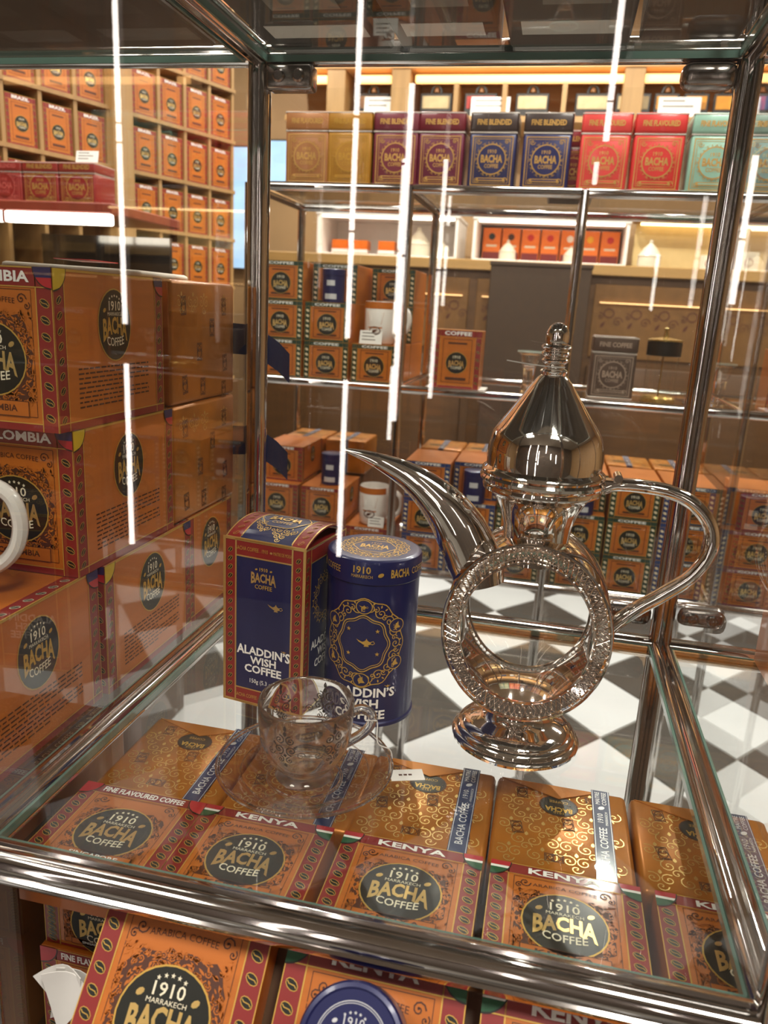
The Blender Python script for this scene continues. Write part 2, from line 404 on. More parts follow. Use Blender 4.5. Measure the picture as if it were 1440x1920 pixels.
def ribbon_text(A, x, y0, y1, wd, L=4):
    A.rect(x-wd/2, x+wd/2, y0, y1, RIBBON, L)
    for s in (-1, 1): A.rect(x+s*wd*.44-.0002, x+s*wd*.44+.0002, y0, y1, SILVERINK, L+1)
    A.text('BACHA COFFEE', x+wd*.2, (y0*.68+y1*.32), wd*.4, SILVERINK, L+2, width=(y1-y0)*.46, bold=.01, ang=PI/2)
    A.text('1910', x+wd*.05, (y0*.34+y1*.66), wd*.3, SILVERINK, L+2, ang=PI/2)
    A.text('MARRAKECH', x+wd*.3, (y0*.34+y1*.66), wd*.14, SILVERINK, L+2, ang=PI/2)
    A.bean(x, y0*.22+y1*.78, wd*.42, .7, SILVERINK, SILVERINK, L+2, 8)
    A.text('MAITRE', x-wd*.06, y0*.1+y1*.9, wd*.24, SILVERINK, L+2, ang=PI/2); A.text('COFFEE', x+wd*.3, y0*.1+y1*.9, wd*.24, SILVERINK, L+2, ang=PI/2)
def proto_wrap(key, w, d, h, ribx, badge, detail=True, flap=True, sidewrap=True):
    """foil-wrapped pack: body, folded flap, scroll print on the top and right side, paper band"""
    p = Proto(); p.dim = (w, d, h)
    bm = box_bm(-w/2, w/2, -d/2, d/2, 0, h, .004, 2)
    p.parts = [('wrapper', mesh(bm, key+'_wrap', WRAP, 1.2), None)]
    A = Art(flat_top(h)); e = .003
    rnd_scroll(A, -w/2+e, w/2-e, -d/2+e, d/2-e, GOLD, seed=len(key), L=1)
    for i, (x, y, a) in enumerate(((-.3, .32, .1), (.25, .36, 1.7), (-.32, -.1, .2), (.33, -.3, .1), (-.05, -.36, 1.6), (.05, .02, .1))): mini_badge(A, x*w, y*d, .0075, a, 2)
    cx, cy = badge[0]*w, badge[1]*d
    A.ell(cx, cy, .0145, .0125, BROWN, 3, 20); A.ell(cx, cy, .0135, .0115, BLACK, 4, 20)
    A.text('BACHA', cx, cy-.002, .0052, GOLDINK, 5, width=.02, bold=.03, ang=PI); A.text('1910', cx, cy-.007, .0028, GOLDINK, 5, ang=PI); A.text('COFFEE', cx, cy+.0062, .0028, GOLDINK, 5, ang=PI)
    p.parts.append(('foil_print', A.mesh(key+'_foil'), None))
    if flap:
        b = bmesh.new(); v = [b.verts.new(q) for q in ((-w/2+.003, d/2-.003, h+.0004), (w*.28, d/2-.003, h+.0004), (cx, cy+.008, h+.0013))]
        b.faces.new(v); b2 = bmesh.ops.extrude_face_region(b, geom=b.faces[:]); bmesh.ops.translate(b, vec=(0, 0, -.0006), verts=[q for q in b2['geom'] if isinstance(q, bmesh.types.BMVert)])
        p.parts.append(('folded_flap', mesh(b, key+'_flap', WRAP), None))
    B = Art(lambda x, y, l: (x, y, h+.0006+EPS*l)); ribbon_text(B, ribx*w, -d/2, d/2, .0135, 1)
    F = Art(lambda x, y, l: (x, -d/2-.0003-EPS*l, y)); F.rect(ribx*w-.00675, ribx*w+.00675, 0, h, RIBBON, 1)
    for s in (-1, 1): F.rect(ribx*w+s*.006-.0002, ribx*w+s*.006+.0002, 0, h, SILVERINK, 2)
    p.parts.append(('paper_band', B.mesh(key+'_band'), None)); p.parts.append(('band_side', F.mesh(key+'_bandf'), None))
    if sidewrap:
        S = Art(flat_right(w)); rnd_scroll(S, -d/2+.01, d/2-.01, h-.03, h-.006, GOLD, seed=5, L=1)
        for i, (x, y, a) in enumerate(((-.33, .8, .05), (.3, .8, .05), (.1, .62, 0), (-.1, .42, 0), (.32, .3, .1), (-.32, .16, .1), (.3, .06, 0), (-.05, .12, 0))): mini_badge(S, x*d, y*h, .0095, a, 2)
        p.parts.append(('side_print', S.mesh(key+'_sidep'), None))
        G = Art(lambda x, y, l: (x, -d/2-EPS*l, y)); rnd_scroll(G, -w/2+.01, w/2-.01, h-.06, h-.006, GOLD, seed=9, L=1)
        for x, y in ((-.3, .3), (.28, .5), (0, .2)): mini_badge(G, x*w, y*h, .0095, 0, 2)
        p.parts.append(('face_print', G.mesh(key+'_facep'), None))
    PROTO[key] = p

proto_box('colombia', .100, .150, .1115, 'COLOMBIA', 'COLOMBIA', sideflag='YELLOW', topart=True)
proto_box('kenya', .0955, .035, .082, 'KENYA', 'KENYA', side=False)
proto_box('singapore', .0955, .035, .082, 'FINE FLAVOURED COFFEE', 'RED', side=False, sub='', foot='SINGAPORE')
proto_box('morning', .0900, .050, .048, None, None, side=False, sub='', foot='SINGAPORE MORNING')
proto_box('kenya_tall', .1010, .020, .112, 'KENYA', 'KENYA', side=False, foot='KENYA')
proto_wrap('wrap_a', .098, .102, .155, .30, (-.02, .22), sidewrap=False)
proto_wrap('wrap_b', .100, .140, .1115, .1, (-.1, .2))
proto_wrap('wrap_far', .100, .130, .080, .0, (-.2, -.1), sidewrap=False, flap=False)
DKGREEN = mat('dark_green_card', '#1E3A2C', .4, vary=.1, coat=.3); BLUECARD = mat('blue_card', '#20386A', .4, vary=.1, coat=.3)
proto_box('far_green', .098, .150, .0795, 'COFFEE', None, DKGREEN, False, side=False, dark=CREAM)
proto_box('far_blue', .098, .150, .0795, 'COFFEE', None, BLUECARD, False, side=False, dark=CREAM)
proto_box('far_red', .098, .150, .0795, 'COFFEE', None, RED, False, side=True)
proto_box('short_red', .098, .104, .1115, 'COFFEE', None, RED, False, side=True)
proto_box('far_tall', .098, .070, .118, 'COFFEE', None, RED, False, side=False)
proto_box('wall_box', .094, .080, .132, 'BRAZIL', None, RED, False, side=False)
# ------------------------------------------------------------------ room shell
def struct(name, me, parent=None, loc=None):
    o = newobj(name, me, parent)
    if loc: o.location = loc
    if parent is None: o['kind'] = 'structure'
    return o
FZ = -1.0
GROUT = mat('grout', '#7F7B74', .7, vary=.1)
TWHITE = mat('white_marble', '#D3D6D8', .25, vary=.05, scale=3, coat=.3); TBLACK = mat('grey_black_marble', '#4B4844', .25, vary=.15, scale=4, coat=.3)
floor = struct('floor', boxm('floor', -4.5, 4.5, -3.4, 4.2, FZ-.06, FZ-.004, GROUT))
DX, DY = .422, .50            # diagonals of the lozenge tiles
OX, OY = .800, 1.570
def tile_mesh(name, m):
    bm = bmesh.new(); g = .0035
    P = [(-DX/2+g, 0), (0, -DY/2+g), (DX/2-g, 0), (0, DY/2-g)]
    lo = [bm.verts.new((x, y, -.01)) for x, y in P]; hi = [bm.verts.new((x*.99, y*.99, .0)) for x, y in P]
    bm.faces.new(hi); bm.faces.new(lo[::-1])
    for i in range(4): bm.faces.new((lo[i], lo[(i+1) % 4], hi[(i+1) % 4], hi[i]))
    return mesh(bm, name, m)
tw, tb = tile_mesh('tile_white', TWHITE), tile_mesh('tile_black', TBLACK)
for i in range(-16, 17):
    for j in range(-14, 15):
        if (i+j) % 2: continue
        x = OX+i*DX/2; y = OY+j*DY/2
        if -1.5 < x < 2.2 and -2.3 < y < 3.8:
            newobj('tile', tw if j % 2 else tb, floor).location = (x, y, FZ)
WALLM = mat('beige_wall', '#A28058', .6, vary=.06, scale=3)
struct('wall_back', boxm('wall_back', -4.5, 4.5, 3.9, 4.1, FZ, 2.0, WALLM))
struct('wall_right', boxm('wall_right', 4.3, 4.5, -3.4, 3.9, FZ, 2.0, WALLM))
struct('wall_left', boxm('wall_left', -4.5, -4.3, -3.4, 3.9, FZ, 2.0, WALLM))
REARM = mat('rear_wall', '#4A4038', .6, vary=.15, scale=3)
struct('wall_rear', boxm('wall_rear', -4.3, 4.3, -3.4, -3.25, FZ, 2.0, REARM))
struct('ceiling', boxm('ceiling', -4.5, 4.5, -3.4, 4.1, 2.0, 2.1, mat('ceiling_paint', '#9A8F80', .8, vary=.05)))
for i, (x, y, p, sz) in enumerate(LAMPS):
    small = sz < .1
    t = thing('ceiling_light', 'small round downlight set in the shop ceiling' if small else 'square warm ceiling light panel set in the shop ceiling', 'light', (x, y, 1.97), 0, 'ceiling downlights' if small else 'ceiling light panels')
    if small: newobj('frame', mesh(lathe_bm([(.031, .03), (.05, .03), (.05, .002), (.045, 0), (.034, 0), (.031, .004), (.031, .03)], 24), 'dl', mat('lamp_frame', '#D8D0C0', .4)), t)
    else:
        b = box_bm(-sz*.56, sz*.56, -sz*.56, sz*.56, .004, .03); newobj('frame', mesh(b, 'lampframe', mat('lamp_frame', '#D8D0C0', .4)), t)
    l = bpy.data.lights.new('lamp', 'AREA'); l.shape = 'DISK' if small else 'SQUARE'; l.size = sz; l.energy = p; l.color = (1.0, .945, .86)
    lo = newobj('lamp', l, t); lo.location = (0, 0, .0)

# shop shelving behind the photographer, with the vertical light strips that mirror in the glass
LED = mat('led_white', '#FFF4EC', .3, vary=0, emit=22.)
SLOT = mat('led_clip', '#1A1512', .5)
def led_strip(x, segs, label):
    t = thing('light_strip', label, 'light strip', (x, -3.12, segs[-1][0]), 0, None)
    z0 = segs[-1][0]; bm = box_bm(-.024, .024, -.03, -.014, 0, segs[0][1]-z0); newobj('backing', mesh(bm, 'ledback', SLOT), t)
    for a, b in segs:
        newobj('tube', mesh(tube_bm([(0, 0, a-z0), (0, 0, b-z0)], .0105, 10), 'ledtube', LED), t)
for x, segs, lab in ((-1.45, [(.97, 1.9), (.90, .96), (.20, .89), (-.76, .035)], 'long vertical white light strip on the rear wall, beside the corner shelf'),
                     (-.49, [(1.00, 1.9), (.60, .985), (.20, .59), (-.70, .035)], 'long vertical white light strip on the rear wall with a gap at its middle'),
                     (-.288, [(.52, 1.1), (-.11, .51)], 'short vertical white light strip next to the long gapped one'),
                     (.405, [(1.05, 1.9), (.92, 1.04)], 'white light strip high on the rear wall'),
                     (.897, [(.62, .88), (.40, .61)], 'short white light strip at head height on the rear wall'),
                     (1.45, [(.10, .8)], 'lone white light strip far from the others on the rear wall')):
    led_strip(x, segs, lab)

# ------------------------------------------------------------------ chrome-framed glass cabinets
def rail_profile(s, r, g=.0022, gw=.0026, seg=4):
    """square tube with rounded corners and one groove per side"""
    P = []; h = s/2
    for k in range(4):
        a0 = k*PI/2-PI/2
        c, n = math.cos(k*PI/2), math.sin(k*PI/2)
        side = [(-h+0*r, 0)]
        # lower half of side k (normal along +x rotated by k*90deg): groove then corner arc
        loc = [(h, -gw), (h-g, -gw*.45), (h-g, gw*.45), (h, gw)]
        loc += [(h-r+r*math.cos(t), h-r+r*math.sin(t)) for t in [PI/2*i/seg for i in range(seg+1)]]
        P += [(x*c-y*n, x*n+y*c) for x, y in loc]
    return P
def bar_mesh(L, prof, name, m=CHROME):
    """bar of length L along local +z"""
    bm = bmesh.new()
    A = [bm.verts.new((x, y, 0)) for x, y in prof]; B = [bm.verts.new((x, y, L)) for x, y in prof]; n = len(prof)
    for i in range(n): bm.faces.new((A[i], A[(i+1) % n], B[(i+1) % n], B[i]))
    bm.faces.new(A[::-1]); bm.faces.new(B)
    return mesh(bm, name, m, .7)
def bar(parent, name, p0, p1, prof, cache, m=CHROME):
    p0, p1 = Vector(p0), Vector(p1); d = p1-p0; key = (round(d.length, 4), id(prof))
    if key not in cache: cache[key] = bar_mesh(d.length, prof, name, m)
    o = newobj(name, cache[key], parent); q = Vector((0, 0, 1)).rotation_difference(d.normalized())
    o.matrix_basis = Matrix.Translation(p0) @ q.to_matrix().to_4x4(); return o
def glass_plate(parent, name, x0, x1, y0, y1, z0, z1, m): return newobj(name, boxm(name, x0, x1, y0, y1, z0, z1, m), parent)
EDGE = mat('glass_edge', '#5F7A70', .15, vary=.05, coat=.5)
def sheet(parent, name, corners, m):
    bm = bmesh.new(); bm.faces.new([bm.verts.new(c) for c in corners]); return newobj(name, mesh(bm, name, m), parent)
def clamp(parent, x, z, sx, sz, screws=True, rounded=False):
    """glass-door pivot clamp at the corner (x, z) on the back plane"""
    W_, H_ = .047*sx, .023*sz
    bm = box_bm(min(x, x+W_), max(x, x+W_), -.013, .009, min(z, z+H_), max(z, z+H_), .004 if not rounded else .009, 3)
    c = newobj('door_clamp', mesh(bm, 'clamp', HINGE, .9), parent)
    if screws:
        for k in (.3, .72):
            b = lathe_bm([(0, 0), (.0055, 0), (.0062, .0012), (.0045, .0026), (.0042, .002), (0, .0018)], 18)
            box_bm(-.0042, .0042, -.0006, .0006, .0016, .0022, bm=b)
            s = newobj('screw', mesh(b, 'screw', HINGE), c); s.location = (x+W_*k, -.0131, z+H_*.5); s.rotation_euler = (PI/2, .5*k*3, 0)
W, D, H = .45, .458, .5505
PROF = rail_profile(.0215, .0080); PROFB = rail_profile(.017, .006)
cab = thing('display_cabinet', 'chrome-framed glass display cabinet holding the silver coffee pot, cup and navy tin', 'cabinet', (0, 0, FZ))
CZ = 1.0                        # cabinet-local z of the shelf top
XS, YS, ZS = (-.46, 0., .45, .91), (-D, 0.), (-.45, 0., H, 1.05)
cache = {}
RCZ = {0.: -.006, -.45: -.006, H: .004, 1.05: .0}    # rail centre relative to the shelf surface
for x in XS:
    for y in YS:
        bar(cab, 'post', (x, y, 0), (x, y, CZ+ZS[-1]), PROF, cache)
for z in ZS:
    RC = RCZ[z]
    for y in YS:
        for a, b in zip(XS, XS[1:]): bar(cab, 'rail', (a+.009, y, CZ+z+RC), (b-.009, y, CZ+z+RC), PROF, cache)
    for x in XS: bar(cab, 'rail', (x, YS[0]+.009, CZ+z+RC), (x, YS[1]-.009, CZ+z+RC), PROF, cache)
for z in ZS:
    for a, b in zip(XS, XS[1:]):
        t = .006
        gl = sheet(cab, 'glass_shelf', [(a+.011, YS[0]+.011, CZ+z), (b-.011, YS[0]+.011, CZ+z), (b-.011, YS[1]-.011, CZ+z), (a+.011, YS[1]-.011, CZ+z)], SHELFGLASS)
        e = box_bm(a+.011, b-.011, YS[0]+.0105, YS[0]+.0125, CZ+z-t, CZ+z-.0002); box_bm(a+.011, b-.011, YS[1]-.0125, YS[1]-.0105, CZ+z-t, CZ+z-.0002, bm=e)
        box_bm(a+.0105, a+.0125, YS[0]+.0125, YS[1]-.0125, CZ+z-t, CZ+z-.0002, bm=e); box_bm(b-.0125, b-.0105, YS[0]+.0125, YS[1]-.0125, CZ+z-t, CZ+z-.0002, bm=e)
        newobj('polished_edge', mesh(e, 'edge', EDGE), gl)
for z0, z1 in ((0., H), (-.45, 0.)):
    for x in ((0., .45) if z0 >= 0 else (0.,)):
        sheet(cab, 'side_pane', [(x, YS[0]+.012, CZ+z0+.006), (x, YS[1]-.012, CZ+z0+.006), (x, YS[1]-.012, CZ+z1-.018), (x, YS[0]+.012, CZ+z1-.018)], PANE)
for k, (a, b) in enumerate(zip(XS, XS[1:])):
    sheet(cab, 'front_pane', [(a+.0, -D-.002, CZ+.008), (b, -D-.002, CZ+.008), (b, -D-.002, CZ+1.03), (a, -D-.002, CZ+1.03)], PANE)
    if k != 0: sheet(cab, 'glass_door', [(a+.014, -.002, CZ+.012), (b-.014, -.002, CZ+.012), (b-.014, -.002, CZ+H-.026), (a+.014, -.002, CZ+H-.026)], PANE)
clamp(cab, .010, CZ+H-.0065, 1, -1); clamp(cab, .440, CZ+H-.0065, -1, -1, False, True)
clamp(cab, .437, CZ+.019, -1, 1, True, True); clamp(cab, .461, CZ+.024, 1, 1, True, True)

# second cabinet across the aisle
bc = thing('display_cabinet', 'low chrome-framed glass cabinet stocked with boxes under a row of coloured tins', 'cabinet', (0, .8, FZ))
BX = (-.335, 0., .335, .68, 1.02); BY = (0., .34); BZ = (-.232, .166, .555); c2 = {}
for x in BX:
    for y in BY: bar(bc, 'post', (x, y, 0), (x, y, CZ+BZ[-1]), PROFB, c2)
for z in BZ:
    for y in BY:
        for a, b in zip(BX, BX[1:]): bar(bc, 'rail', (a+.007, y, CZ+z-.005), (b-.007, y, CZ+z-.005), PROFB, c2)
    for x in BX: bar(bc, 'rail', (x, BY[0]+.007, CZ+z-.005), (x, BY[1]-.007, CZ+z-.005), PROFB, c2)
    for a, b in zip(BX, BX[1:]):
        sheet(bc, 'glass_shelf', [(a+.008, BY[0]+.008, CZ+z), (b-.008, BY[0]+.008, CZ+z), (b-.008, BY[1]-.008, CZ+z), (a+.008, BY[1]-.008, CZ+z)], SHELFGLASS)
for a, b in zip(BX, BX[1:]):
    for z0, z1 in zip(BZ, BZ[1:]):
        sheet(bc, 'glass_door', [(a+.01, -.0, CZ+z0+.006), (b-.01, .0, CZ+z0+.006), (b-.01, .0, CZ+z1-.016), (a+.01, .0, CZ+z1-.016)], PANE)

# ------------------------------------------------------------------ left stack in the neighbouring compartment
XL = -.0215
LB = XL-.05
place('colombia', 'coffee_carton', 'orange Colombia coffee carton, lowest of the stack behind the side pane', 'box', (LB+.002, -.197, .0005), .0)
place('colombia', 'coffee_carton', 'orange Colombia coffee carton in the middle of its three-carton stack', 'box', (LB, -.227, .1127), .0)
place('colombia', 'coffee_carton', 'orange Colombia coffee carton on top of its three-carton stack', 'box', (LB, -.241, .2249), .0)
place('colombia', 'coffee_carton', 'orange Colombia coffee carton standing alone under the white mug', 'box', (LB-.001, -.3525, .0005), .0)
place('short_red', 'coffee_carton', 'orange carton at the foot of the foil-wrapped packs', 'box', (LB, -.0680, .0005), .0)
def ribbon_tail(root, z, loc):
    pts = [(.046, .0705, z+.030), (.058, .082, z+.029), (.0725, .098, z+.022), (.088, .1005, z+.012), (.101, .101, z)]
    bm = bmesh.new(); V = [(bm.verts.new(p), bm.verts.new((p[0], p[1]+.001, p[2]-.032))) for p in pts]
    for a, b in zip(V, V[1:]): bm.faces.new((a[0], b[0], b[1], a[1]))
    newobj('ribbon_tail', mesh(bm, 'tail', RIBBON), root)
ga = place('wrap_b', 'wrapped_pack', 'gold foil wrapped pack on top of its stack by the chrome post', 'pack', (LB, -.080, .2255))
gb = place('wrap_b', 'wrapped_pack', 'gold foil wrapped pack beneath another, beside the middle Colombia carton', 'pack', (LB, -.0795, .1132))
ribbon_tail(ga, .043, None); ribbon_tail(gb, .046, None)
# more packs farther along the left compartment
for i, (x, y, z) in enumerate(((-.18, -.085, .2255), (-.29, -.085, .2255), (-.18, -.085, .1132), (-.29, -.085, .1132))):
    place('wrap_b', 'wrapped_pack', 'gold foil wrapped pack in the row behind the Colombia stack', 'pack', (x, y, z), 0, 'wrapped packs behind the Colombia stack')
for i, x in enumerate((-.18, -.29)):
    place('short_red', 'coffee_carton', 'orange carton under the back row of wrapped packs', 'box', (x, -.070, .0005), 0, 'cartons under the back row of wrapped packs')

# white mug on the lone carton
def mug(name, label, loc, rz, r=.038, h=.085, art=None, handle=True, m=PORCELAIN):
    t = thing(name, label, 'mug', loc, rz)
    pr = [(0, 0), (r*.8, 0), (r*.92, .004), (r, h*.35), (r, h-.002), (r-.0015, h), (r-.003, h-.002), (r-.003, .01), (r*.6, .006), (0, .006)]
    newobj('body', mesh(lathe_bm(pr, 40), 'mugbody', m, .8), t)
    P = catmull([(r-.002, 0, h*.80), (r+.012, 0, h*.88), (r+.026, 0, h*.78), (r+.030, 0, h*.55), (r+.022, 0, h*.33), (r-.001, 0, h*.16)], 6)
    newobj('handle', mesh(tube_bm(P, .0052, 10, flat=1.25, nrm=(0, 1, 0)), 'mughandle', m), t)
    if art:
        A = Art(lambda x, y, l: ((r+EPS*3*l)*math.sin(x/r), -(r+EPS*3*l)*math.cos(x/r), y)); art(A, r, h)
        newobj('print', A.mesh(name+'_print'), t)
    return t
def mug_lines(A, r, h):
    for z in (.3, .55): A.rect(-r*1.2, r*1.2, h*z, h*z+.0015, RED, 1, nx=16)
mug('mug', 'white porcelain mug with a looped handle standing on a carton', (-.0965, -.372, .1125), .35, .0375, .092, mug_lines)

# ------------------------------------------------------------------ lower compartment: cartons laid flat and foil packs
KZ = -.030
riser = thing('display_riser', 'dark wooden riser under the cartons in the lower compartment', 'riser', (.0, 0, -.4440))
newobj('block', boxm('riser', .018, .434, -.342, -.205, 0, .2560, DARKWOOD, .002), riser)
newobj('front_block', boxm('riserb', .105, .434, -.400, -.3425, 0, .3770, DARKWOOD, .002), riser)
for k, (x, key, lab) in enumerate(((.054, 'singapore', 'orange Singapore coffee carton lying flat under the glass shelf'), (.149, 'kenya', 'orange Kenya coffee carton lying flat partly under the saucer'),
        (.2525, 'kenya', 'orange Kenya coffee carton lying flat in the middle of the row'), (.3535, 'kenya', 'orange Kenya coffee carton lying flat directly before the pot foot'))):
    place(key, 'coffee_carton', lab, 'box', (x, -.4260, KZ-.0175), rot=(-PI/2, 0, 0))
place('morning', 'coffee_carton', 'small Singapore Morning carton upright beneath the flat Singapore carton', 'box', (.054, -.381, KZ-.0855))
place('singapore', 'coffee_carton', 'orange fine flavoured coffee carton below the Singapore Morning one', 'box', (.0545, -.392, KZ-.1685))
WR = [(.057, .30), (.157, .36), (.2525, .30), (.352, .30)]
for k, (x, rb) in enumerate(WR):
    lab = ('gold foil wrapped pack behind the Singapore carton', 'gold foil wrapped pack mostly beneath the glass cup', 'gold foil wrapped pack between the saucer and the pot foot', 'gold foil wrapped pack directly before the pot foot')[k]
    place('wrap_a', 'wrapped_pack', lab, 'pack', (x, -.291, KZ-.1575), 0)
# neighbours to the right and left below
place('kenya', 'coffee_carton', 'orange Kenya coffee carton lying flat half under the rail by the pot handle', 'box', (.4580, -.4260, KZ-.0175), rot=(-PI/2, 0, 0))
place('wrap_a', 'wrapped_pack', 'gold foil wrapped pack half under the rail by the pot handle', 'pack', (.4525, -.291, KZ-.1575))
place('wrap_a', 'wrapped_pack', 'gold foil wrapped pack past the rail by the pot handle', 'pack', (.5530, -.291, KZ-.1575))
r2 = thing('display_riser', 'dark wooden riser beyond the side pane by the pot handle', 'riser', (0, 0, -.4440))
newobj('block', boxm('riser2', .436, .89, -.342, -.205, 0, .2560, DARKWOOD, .002), r2); newobj('front_block', boxm('riser2b', .436, .89, -.40, -.3425, 0, .3770, DARKWOOD, .002), r2)
place('wrap_a', 'wrapped_pack', 'gold foil wrapped pack just beyond the side pane by the Colombia stack', 'pack', (-.075, -.291, KZ-.1575))
place('singapore', 'coffee_carton', 'orange carton lying flat beyond the side pane by the Colombia stack', 'box', (-.075, -.4260, KZ-.0175), rot=(-PI/2, 0, 0))
r3 = thing('display_riser', 'dark wooden riser beyond the side pane by the Colombia stack', 'riser', (0, 0, -.4440))
newobj('block', boxm('riser3', -.44, -.018, -.342, -.205, 0, .2560, DARKWOOD, .002), r3); newobj('front_block', boxm('riser3b', -.44, -.018, -.40, -.3425, 0, .3770, DARKWOOD, .002), r3)

# ------------------------------------------------------------------ gift carton, navy and red
def lamp_glyph(A, cx, cy, s, m, L=4):
    """small oil-lamp silhouette"""
    A.ell(cx, cy, s*.42, s*.2, m, L, 18); A.poly([(cx-s*.3, cy+s*.08), (cx-s*.62, cy+s*.2), (cx-s*.95, cy+s*.34), (cx-s*.7, cy+s*.08), (cx-s*.35, cy-s*.1)], m, L)
    A.stroke([(cx+s*.34, cy+s*.1), (cx+s*.62, cy+s*.2), (cx+s*.74, cy), (cx+s*.55, cy-s*.12), (cx+s*.36, cy-s*.06)], s*.07, m, L)
    A.poly([(cx-s*.14, cy-s*.16), (cx+s*.14, cy-s*.16), (cx+s*.24, cy-s*.34), (cx-s*.24, cy-s*.34)], m, L)
    A.poly([(cx-s*.2, cy+s*.18), (cx+s*.2, cy+s*.18), (cx, cy+s*.36)], m, L); A.ell(cx, cy+s*.38, s*.05, s*.05, m, L, 8)
def scroll_ring(A, cx, cy, r0, r1, m, L=3, n=16, ry=1., t=.0007):
    rm = (r0+r1)/2; dr = (r1-r0)/2
    for i in range(n):
        a = 2*PI*i/n; x, y = cx+rm*math.cos(a), cy+rm*ry*math.sin(a); f = 1 if i % 2 else -1
        A.spiral(x, y, dr*.95, a+PI/2, 1.35, t, m, L, f, 18)
        b = a+PI/n; A.spiral(cx+(rm+dr*.2*f)*math.cos(b), cy+(rm+dr*.2*f)*ry*math.sin(b), dr*.55, b, 1.1, t*.9, m, L, -f, 12)
        for q in (-.35, .35): A.leaf(cx+(rm+dr*.95)*math.cos(a+q*PI/n*1.2), cy+(rm+dr*.95)*ry*math.sin(a+q*PI/n*1.2), dr*.6, dr*.26, a+q, m, L)
BW, BD, BH = .0715, .0740, .1405
gx = thing('gift_carton', 'tall navy and red coffee carton with gold trim standing beside the navy tin', 'box', (.1125, -.2145, .0003), math.atan2(-.0123, .0754))
newobj('carton', boxm('giftbox', -BW/2, BW/2, -BD/2, BD/2, 0, BH-.002, RED, .0006), gx)
GW = .0105
A = Art(flat_front(BD))
columns(A, BW, BH, GW, 18, RED, .0055, BH-.006, .003, dark=BLACK, rim=GOLDINK, tilt=-.8)
A.rect(-BW/2+GW, BW/2-GW, .0125, BH-.0135, NAVY, 2); A.rect(-BW/2+GW, BW/2-GW, 0, .0125, RED, 2); A.rect(-BW/2+GW, BW/2-GW, BH-.0135, BH, RED, 2)
for y in (.0125, BH-.0135): A.rect(-BW/2+GW, BW/2-GW, y-.0006, y+.0006, GOLD, 4)
A.frame(-BW/2, BW/2, 0, BH, .0024, GOLD, 5); A.frame(-BW/2+GW, BW/2-GW, 0, BH, .0014, GOLD, 5)
A.text('BACHA COFFEE . 1910', -.011, BH-.0085, .0032, GOLDINK, 5, width=.029); A.ell(.0065, BH-.0072, .0012, .0009, GOLD, 5, 10); A.text('MAITRE DE MOKA', .0165, BH-.0085, .0028, GOLDINK, 5, width=.016)
A.text('BACHA COFFEE . 1910', -.011, .0045, .0032, GOLDINK, 5, width=.029); A.text('MAITRE DE MOKA', .0165, .0045, .0028, GOLDINK, 5, width=.016)
A.text('1910', 0, BH-.0235, .0028, GOLDINK, 5, bold=.02)
for sx in (-1, 1): A.bean(sx*.0066, BH-.0225, .0024, .4, GOLDINK, GOLDINK, 5, 8)
A.text('BACHA', 0, BH-.0325, .0068, GOLD, 5, width=.0225, bold=.035, warp=lambda u, X, Y: (X, Y*(1+.35*u*u)-.002*u*u))
A.text('COFFEE', 0, BH-.0385, .0034, GOLDINK, 5, width=.0155, bold=.01)
lamp_glyph(A, .0115, .0880, .0080, GOLD, 5)
for i, (t, y, wd, hh) in enumerate((('ALADDIN\u2019S', .0445, .049, .0064), ('WISH', .0365, .024, .0062), ('COFFEE', .0285, .034, .0064))):
    A.text(t, .0005, y, hh, WHITE, 5, width=wd, bold=.03, warp=(lambda u, X, Y: (X, Y*(1+.25*u*u)-.0008*u*u)) if i == 0 else None)
lamp_glyph(A, .0195, .0522, .0028, GOLD, 5)
A.text('150g (5.3 oz)', 0, .0192, .0036, WHITE, 5, width=.023)
newobj('front_print', A.mesh('gift_front'), gx)
A = Art(flat_right(BW))
columns(A, BD, BH, GW, 18, RED, .0055, BH-.006, .003, dark=BLACK, rim=GOLDINK, tilt=-.8)
A.rect(-BD/2+GW, BD/2-GW, .0125, BH-.0135, NAVY, 2); A.frame(-BD/2, BD/2, 0, BH-.001, .0016, GOLD, 5); A.frame(-BD/2+GW, BD/2-GW, .0125, BH-.0135, .001, GOLD, 5)
scroll_ring(A, 0, .092, .012, .022, GOLDINK, 4, 12)
for t, y, wd in (('ALADDIN\u2019S', .052, .046), ('WISH', .043, .022), ('COFFEE', .034, .032)): A.text(t, 0, y, .0064, WHITE, 5, width=wd, bold=.03)
newobj('side_print', A.mesh('gift_side'), gx)
# bowed tuck-in lid
def arch(v): return .0105*math.sin(PI*min(max((v+BD/2)/BD, 0), 1))**.8
bm = bmesh.new(); n = 14; rows = []
for i in range(n+1):
    y = -BD/2+BD*i/n; rows.append([bm.verts.new((x, y, BH-.001+arch(y))) for x in (-BW/2, BW/2)])
for a, b in zip(rows, rows[1:]): bm.faces.new((a[0], a[1], b[1], b[0]))
r = bmesh.ops.extrude_face_region(bm, geom=bm.faces[:]); bmesh.ops.translate(bm, vec=(0, 0, -.0009), verts=[q for q in r['geom'] if isinstance(q, bmesh.types.BMVert)])
lid = newobj('lid_flap', mesh(bm, 'giftlid', RED, .9), gx)
A = Art(lambda x, y, l: (x, y, BH-.001+arch(y)+.0001+EPS*1.5*l))
A.rect(-BW/2, BW/2, -BD/2, BD/2, RED, 1, 1, 14); A.rect(-BW/2+.013, BW/2-.013, -BD/2+.002, BD/2-.002, NAVY, 2, 1, 14)
